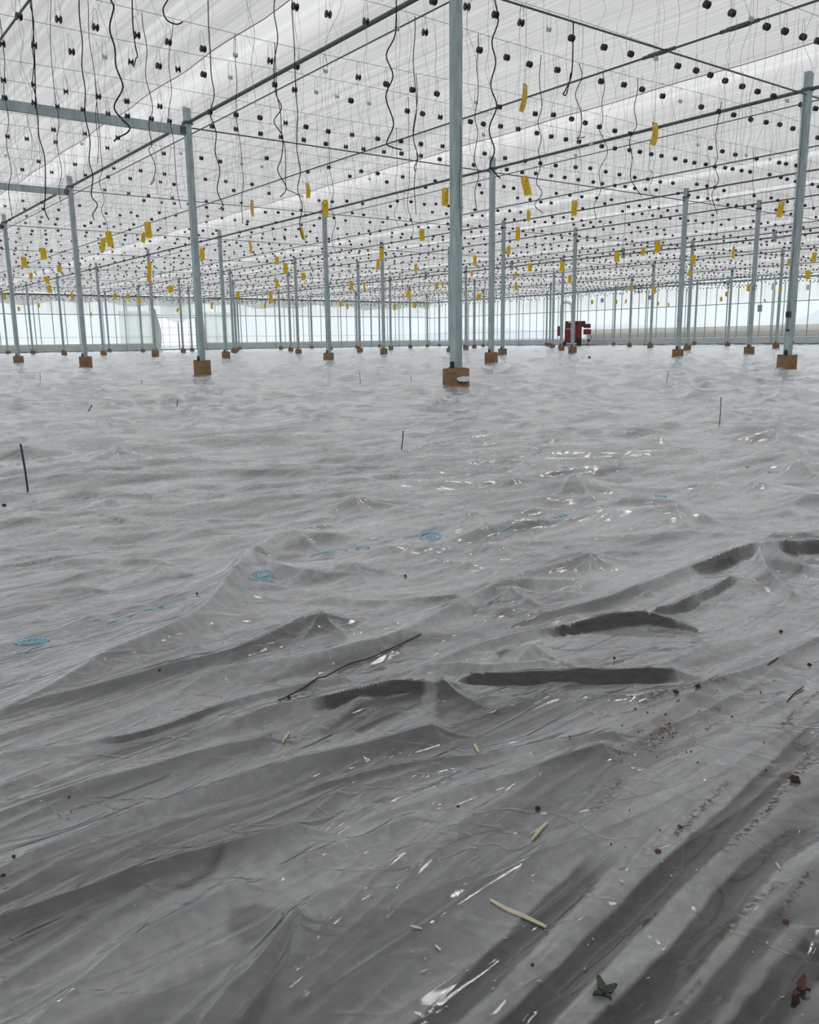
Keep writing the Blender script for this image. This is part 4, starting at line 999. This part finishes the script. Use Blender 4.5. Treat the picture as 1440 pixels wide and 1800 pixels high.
MB().tube([((1033-1008)*k_, -.3, .9), ((1037-1008)*k_, -.3, .85), ((1033-1008)*k_, -.3, .35)], .03, 8).build('hose', M_BLACK, e)
MB().box(((1032-1008)*k_, -.35, 9*k_+.05), (4*k_, .2, 3*k_)).build('tap', M_BLACK, e)
# white ducting beside it
p = hit_x(1000, 537, NW-7.0); dd = s2px(p[0], p[1], p[2])[2]/F_PX
q0 = [hit_x(x, y, NW-7.0) for x, y in ((987, 605), (987, 545), (991, 532), (1002, 533), (1006, 545), (1006, 606))]
Q = np.array([[a[0]*S, a[1]*S, max(a[2], .05)*S] for a in q0]); Q = cr_path(Q, 5)
o = MB().tube(Q-Q[0], .20*S, 10).build('bent_duct', M_WHITE, smooth=True, loc=Q[0]); tag(o, 'white bent duct arching above the red machine', 'duct')
for px, py, lab in ((1123, 508, 'round dark circulation fan hanging under the pipe by the right wall'), (1280, 500, 'round dark circulation fan beside the post at the right wall')):
    q = hit_x(px, py, NW-6.0); e = empty('circulation_fan', (q[0]*S, q[1]*S, q[2]*S), math.atan2(CAM_S[1]-q[1], CAM_S[0]-q[0])+math.pi/2)
    tag(e, lab, 'fan'); R = 7.0*s2px(*q)[2]/F_PX*S
    mb = MB(); K = 24; V = []
    for r, y in ((R, -.12), (R, .12), (R*.88, .12), (R*.88, -.12)):
        for j in range(K): t = 2*math.pi*j/K; V.append((r*math.cos(t), y, r*math.sin(t)))
    mb.add(V, [(i*K+j, i*K+(j+1) % K, ((i+1) % 4)*K+(j+1) % K, ((i+1) % 4)*K+j) for i in range(4) for j in range(K)]); mb.build('fan_ring', M_BLACK, e)
    mb = MB()
    for a in range(3):
        t = a*2.094+.4; c, s_ = math.cos(t), math.sin(t); c2, s2 = math.cos(t+.55), math.sin(t+.55)
        mb.add([(0, 0, 0), (R*.85*c, .05, R*.85*s_), (R*.85*c2, -.05, R*.85*s2), (0, .012, 0), (R*.85*c, .062, R*.85*s_), (R*.85*c2, -.038, R*.85*s2)], [(0, 1, 2), (5, 4, 3), (0, 3, 4, 1), (1, 4, 5, 2), (2, 5, 3, 0)])
    mb.build('fan_blades', M_STEEL, e); MB().lathe([(R*.18, -.1), (R*.2, .1)], 12, 'z').build('fan_hub', M_BLACK, e).rotation_euler = (math.pi/2, 0, 0)
    MB().tube([(0, 0, R), (0, 0, R+.3)], .02, 5).build('fan_hanger', M_STEELD, e)
for px, py, w_, h_, m, nme, lab, cat in ((1336, 542, 7, 12, M_ALU, 'control_box', 'small grey control box fixed by the right wall', 'box'), (1360, 505, 6, 9, M_WHITE, 'sensor_box', 'pale sensor box hanging near the right wall top', 'box'),
                      (1421, 505, 6, 9, M_WHITE, 'sensor_box', 'pale sensor box hanging at the far right edge', 'box'), (1142, 523, 5, 7, M_ALU, 'sensor_box', 'tiny grey box hanging before the right wall film', 'box'), (1059, 528, 5, 7, M_ALU, 'sensor_box', 'tiny grey box hanging above and right of the red machine', 'box')):
    q = hit_x(px, py, NW-2.0); k2 = s2px(*q)[2]/F_PX*S
    o = MB().box((0, 0, 0), (.12, w_*k2, h_*k2)).box((-.07, 0, 0), (.03, w_*k2*.7, h_*k2*.5)).tube([(0, 0, h_*k2/2), (0, 0, 7.85*S-q[2]*S)], .008, 4).build(nme, m, loc=(q[0]*S, q[1]*S, q[2]*S)); tag(o, lab, cat)
# small fittings fixed to posts
def on_post(ri, j, name, mb, m, z, lab, cat):
    r = ROWS[ri]; o = mb.build(name, m, POSTS[(ri, j)], loc=(0, 0, z*S)); o['label'] = lab; return o
on_post(1, 0, 'switch_box', MB().box((-.16*S, -.02*S, 0), (.11*S, .1*S, .16*S)), M_BLACK, 1.62, 'small black box clipped to the post', 'box')
on_post(1, 0, 'cable_clip', MB().box((-.13*S, -.02*S, 0), (.1*S, .06*S, .05*S)), M_BLACK, 1.18, 'black clip', 'clip')
mb = MB(); mb.tube([(-.13*S, 0, z*S) for z in np.linspace(1.2, 7.4, 12)], .004, 5); on_post(1, 0, 'post_cable', mb, M_CORD, 0, 'thin black cable running up the post', 'cable')
mb = MB(); K = 20; mb.tube([(-.12*S+.02*math.sin(t), -.14*S+.12*S*math.cos(t), .13*S*math.sin(t)) for t in np.linspace(0, 2*math.pi, K)], .008, 5)
on_post(3, 1, 'coiled_wire', mb, M_STEELD, 3.55, 'small coil of wire hung on the post', 'coil')
# pale twines wound around two posts and a faint wire down the nearest post
for (ri, j), z0, z1, rr in (((1, 1), 1.5, 7.2, .095), ((1, 0), 3.0, 7.4, .1)):
    mb = MB()
    for ph in (0, 3.1):
        mb.tube([(1.35*rr*S*math.cos(t*1.0+ph+.4*math.sin(t*.7)), 1.35*rr*S*math.sin(t*1.0+ph), (z1-(z1-z0)*f)*S) for f, t in ((i/120, i/120*26) for i in range(121))], .0022, 4)
    mb.build('wound_twine', M_WSPOOL, POSTS[(ri, j)])
mb = MB(); f0 = -W/2-.006
mb.tube([((.02+.02*math.sin(i))*S, (f0)*S, (5.0-.25*i)*S) for i in range(9)], .0025, 4); mb.build('loose_wire', M_CORD, first_post)

# ------------------------------------------------------------------ rods standing in the sheet
RODS = [(36,780,50,870,.0055,'tallest dark rod standing in the sheet near the left edge'),(709,757,705,791,.004,'dark rod standing in the sheet below and left of the nearest post'),
        (1268,698,1265,746,.004,'thin rod standing in the sheet right of centre beyond the bright folds'),(312,702,311,719,.005,'short dark rod standing in the sheet below the left posts'),
        (162,712,152,722,.006,'short leaning stick poking from the sheet at left'),(632,655,634,673,.005,'thin grey rod in the sheet far behind the centre'),(722,660,723,672,.005,'faint thin rod left of the nearest sleeve'),
        (1175,652,1172,668,.005,'faint thin rod in the sheet below the right posts'),(70,655,71,672,.005,'faint thin rod in the sheet below the leftmost posts'),(249,668,250,682,.005,'faint thin rod in the sheet between the left posts')]
for x0, y0, x1, y1, r, lab in RODS:
    b = on_sheet(x1, y1); dd = b[1]; rr = ray(x0, y0); t = dd/rr[1]; tp = rr*t+np.array([0, 0, 1.])
    B = c2s([b-np.array([0, 0, .03])])[0]; T = c2s([tp])[0]
    o = MB().tube([np.zeros(3), (T-B)*.5+np.array([.002, 0, 0]), T-B], r*.75, 6).build('marker_rod', M_STAKE, loc=B); tag(o, lab, 'rod', 'rods standing in the sheet')

# ------------------------------------------------------------------ blue print on the sheet
def drape(px_pts, r, closed=False, lift=.004):
    P = [on_sheet(x, y, lift) for x, y in px_pts]
    if closed: P.append(P[0])
    return c2s(np.array(P))
def oval(cx, cy, a, b, th, n=16, f=1.): return [(cx+a*f*math.cos(t)*math.cos(th)-b*f*math.sin(t)*math.sin(th), cy+a*f*math.cos(t)*math.sin(th)+b*f*math.sin(t)*math.cos(th)) for t in np.linspace(0, 2*math.pi, n, endpoint=False)]
for cx, cy, a, b, th, r in ((461,1011,22,7,-.2,.0011),(57,1128,30,5,-.1,.0011),(757,943,18,6,-.05,.0016),(986,908,14,3,0,.0016)):
    mb = MB()
    for f in (1., .62) if cx < 500 else (1.,):
        P = drape(oval(cx, cy, a, b, th, 18, f), 0, True); mb.tube(P, r, 4)
    for k in (-.35, 0, .3):
        mb.tube(drape([(cx+a*k-2, cy+b*.5), (cx+a*k+2, cy-b*.4)], 0), r, 4)
    mb.build('printed_oval', M_BLUE, sheet)['label'] = 'blue printed oval mark'
for pts, r in (([(178,1100),(225,1085),(280,1066),(326,1052)], .0012), ([(545,978),(580,970),(610,966)], .0016), ([(625,963),(650,962)], .0015), ([(868,932),(885,928),(902,926)], .002),
               ([(1150,872),(1172,873)], .002), ([(1208,861),(1225,858)], .002), ([(1350,830),(1368,823),(1385,817)], .0025), ([(950,925),(975,905)], .0012)):
    MB().tube(drape(pts, 0), r, 4).build('printed_line', M_BLUE, sheet)['label'] = 'blue printed line of text'
# dark wire lying on the sheet
P = c2s(np.array([on_sheet(x, y, .006) for x, y in cr_path([(490,1238),(510,1225),(560,1200),(610,1172),(650,1160),(695,1140),(740,1118)], 4)]))
tag(MB().tube(P-P[0], .0016, 5).build('lying_wire', M_STAKE, loc=P[0]), 'thin dark wire lying curved on the sheet left of centre', 'wire')

# ------------------------------------------------------------------ debris
def clod(px, py, size, m, lab, cat, seed, flat=.5, name='soil_clod', group=None):
    b = on_sheet(px, py); r = size*b[1]/F_PX*1.03; rr = random.Random(seed); mb = MB(); V = []; K = 10
    for i in range(6):
        ph = math.pi*i/5
        for j in range(K):
            t = 2*math.pi*j/K; q = r*(1+rr.uniform(-.3, .3))
            V.append((q*math.sin(ph)*math.cos(t)*S, q*math.sin(ph)*math.sin(t)*S*.8, q*flat*math.cos(ph)*S+r*flat*S*.8))
    mb.add(V, [(i*K+j, (i+1)*K+j, (i+1)*K+(j+1) % K, i*K+(j+1) % K) for i in range(5) for j in range(K)])
    P = c2s([b])[0]; o = mb.build(name, m, loc=P); o.rotation_euler = (0, 0, seed); tag(o, lab, cat, group); return o
clod(1397,1374,12,M_CLOD,'large dark brown clod on the sheet near the right edge','clod',1)
clod(945,1422,6,M_CLOD,'brown clod lying right of centre above the straw piece','clod',2)
clod(1157,1497,7,M_LEAF,'reddish brown flake beside the sandy streak','clod',3,.3)
clod(1195,1454,5,M_LEAF,'small rusty flake above the reddish flake','clod',4,.4)
clod(1188,1217,5,M_CLOD,'dark crumb in the sand trail below the dark fold','clod',5)
clod(1227,1208,6,M_CLOD,'larger dark crumb right in the sand trail below the dark fold','clod',6)
clod(1373,1111,4,M_CLOD,'dark pellet on the sheet near the right edge above the sand trail','clod',7)
clod(1423,1169,4,M_CLOD,'dark pellet at the right edge below the other pellet','clod',8)
clod(1080,1157,3,M_CLOD,'tiny dark crumb above the long dark fold','clod',9)
clod(1036,631,3,M_BLACK,'small black lump on the far sheet below the red machine','lump',10)
clod(713,1013,3,M_CLOD,'dark crumb near the centre of the sheet','clod',11)
clod(281,1182,3,M_CLOD,'dark crumb on the left slope above the long fold','clod',12)
clod(346,1044,2.5,M_CLOD,'dark crumb on the crest left of the high peak','clod',13)
clod(408,950,3,M_CLOD,'dark crumb just above and left of the high peak','clod',14)
clod(1315,822,3,M_CLOD,'dark crumb on the far right of the sheet','clod',15)
clod(7,889,4,M_CLOD,'dark lump at the left edge by the tall rod','clod',16)
clod(508,1227,4,M_CLOD,'brown crumb beside the lying wire','clod',17)
clod(24,1508,4,M_CLOD,'dark crumb at the lower left edge','clod',18)
clod(5,1540,5,M_CLOD,'dark crumb at the lower left edge, below the other','clod',19)
clod(122,1402,3,M_CLOD,'dark crumb on the lower left of the sheet','clod',20)
clod(1382,1621,6,M_LEAF,'rusty brown flake at the right between the dark furrows','clod',21,.5)
clod(805,1418,3,M_CLOD,'dark crumb left of the straw pieces','clod',22)
clod(936,1697,4,M_CLOD,'dark crumb at the lower centre','clod',23)
rs2 = random.Random(9)
for k in range(46):                                          # crumbs scattered near the sand trail and sandy patch
    if k < 30: px, py = rs2.gauss(1160, 70), rs2.gauss(1300, 45)
    else: px, py = rs2.uniform(1000, 1430), rs2.uniform(1210, 1500)
    clod(px, py, rs2.uniform(1, 2.2), M_CLOD, 'tiny soil crumb scattered on the sheet around the sandy patch', 'crumb', 40+k, .6, 'soil_crumb', 'soil crumbs around the sandy patch')
def straw(pts, w_, lab, m=M_STRAW, name='straw_piece', group=None):
    P = np.array([on_sheet(x, y, .003) for x, y in cr_path(pts, 4)]); P[:, 2] = np.maximum(P[:, 2], P[:, 2].mean()-.003); r = w_/F_PX*P[:, 1].mean()/2*S
    Q = c2s(P); n = len(Q); rad = np.array([r*(.55+.45*math.sin(math.pi*(i+.6)/(n+.2))) for i in range(n)])
    o = MB().tube(Q-Q[0], rad, 5).build(name, m, loc=Q[0]); tag(o, lab, 'straw', group); return o
straw([(862,1584),(890,1600),(925,1615),(960,1632)], 9, 'long pale straw lying across the sheet at lower right')
straw([(935,1478),(948,1462),(962,1448)], 7, 'short forked pale straw above the long straw')
straw([(933,1468),(945,1460),(958,1455)], 3, 'thin splinter beside the short forked straw')
straw([(497,1307),(503,1297),(508,1289)], 5, 'short pale straw left of centre above the grey folds')
straw([(834,1310),(838,1318),(841,1325)], 6, 'white chip of straw below the crumpled dark fold')
straw([(765,1664),(775,1673)], 5, 'short straw chip below left of the long straw')
straw([(722,1630),(742,1635)], 5, 'pale straw chip at lower centre, left of the long straw')
straw([(740,1712),(752,1706)], 3, 'tiny straw fleck at the bottom centre')
straw([(1196,1456),(1216,1452)], 2, 'reddish thin twig by the rusty flake', M_LEAF)
straw([(1350,1170),(1368,1158)], 3, 'dark thin twig at the right by the pellet', M_CLOD)
straw([(1384,1235),(1398,1220),(1412,1210)], 3, 'dark twig lying near the right edge', M_CLOD)
straw([(1365,1520),(1371,1530)], 5, 'pale chip at the head of the third furrow')
straw([(1090,1550),(1096,1553)], 4, 'pale chip left of the head of the second furrow')
for k in range(30):
    x, y = rs2.uniform(700, 1430), rs2.uniform(1500, 1790); a = rs2.uniform(0, 3.1); l = rs2.uniform(3, 8)
    straw([(x, y), (x+l*math.cos(a), y+l*math.sin(a)*.6)], rs2.uniform(1.5, 3), 'tiny pale straw fleck scattered over the furrows at lower right', M_STRAW, 'straw_fleck', 'straw flecks over the lower right furrows')
# wilted green sprig and rusty leaf
def leafy(px, py, m, blades, lab, name, cat):
    b = on_sheet(px, py); o_ = c2s([b])[0]; e = empty(name, o_); tag(e, lab, cat)
    for bx, by, w_ in blades:
        p = on_sheet(bx, by, .004); q = c2s([p])[0]-o_; L = np.linalg.norm(q[:2]); t = q/ (L+1e-9); s_ = np.array([-t[1], t[0], 0]); wv = w_/F_PX*b[1]*S; mb = MB(); V = []
        for i in range(7):
            f = i/6; c = q*f+np.array([0, 0, .0015+.002*math.sin(f*3)]); ww = wv*math.sin(math.pi*min(.98, f*.9+.08))*(1+.25*math.sin(i*4.1))
            for sgn, zz in ((-1, .0015), (0, 0), (1, .0015)): V.append(c+s_*sgn*ww+np.array([0, 0, zz*abs(sgn)]))
        for i in range(7):
            pass
        n0 = len(V); V = V+[v-np.array([0, 0, .0015]) for v in V]
        F = [(i*3+j, i*3+j+1, i*3+j+4, i*3+j+3) for i in range(6) for j in range(2)]; F += [tuple(n0+a for a in f)[::-1] for f in F]
        mb.add(V, F); mb.build('leaf', m, e)
leafy(1062,1752,M_GREEN,[(1050,1722,8),(1042,1756,7),(1085,1738,8),(1075,1765,5)],'wilted green sprig lying on the sheet at the bottom right','wilted_sprig','leaf')
leafy(1405,1745,M_LEAF,[(1414,1722,8),(1425,1748,5),(1392,1762,6)],'rusty curled leaf on the sheet at the bottom right corner','dry_leaf','leaf')
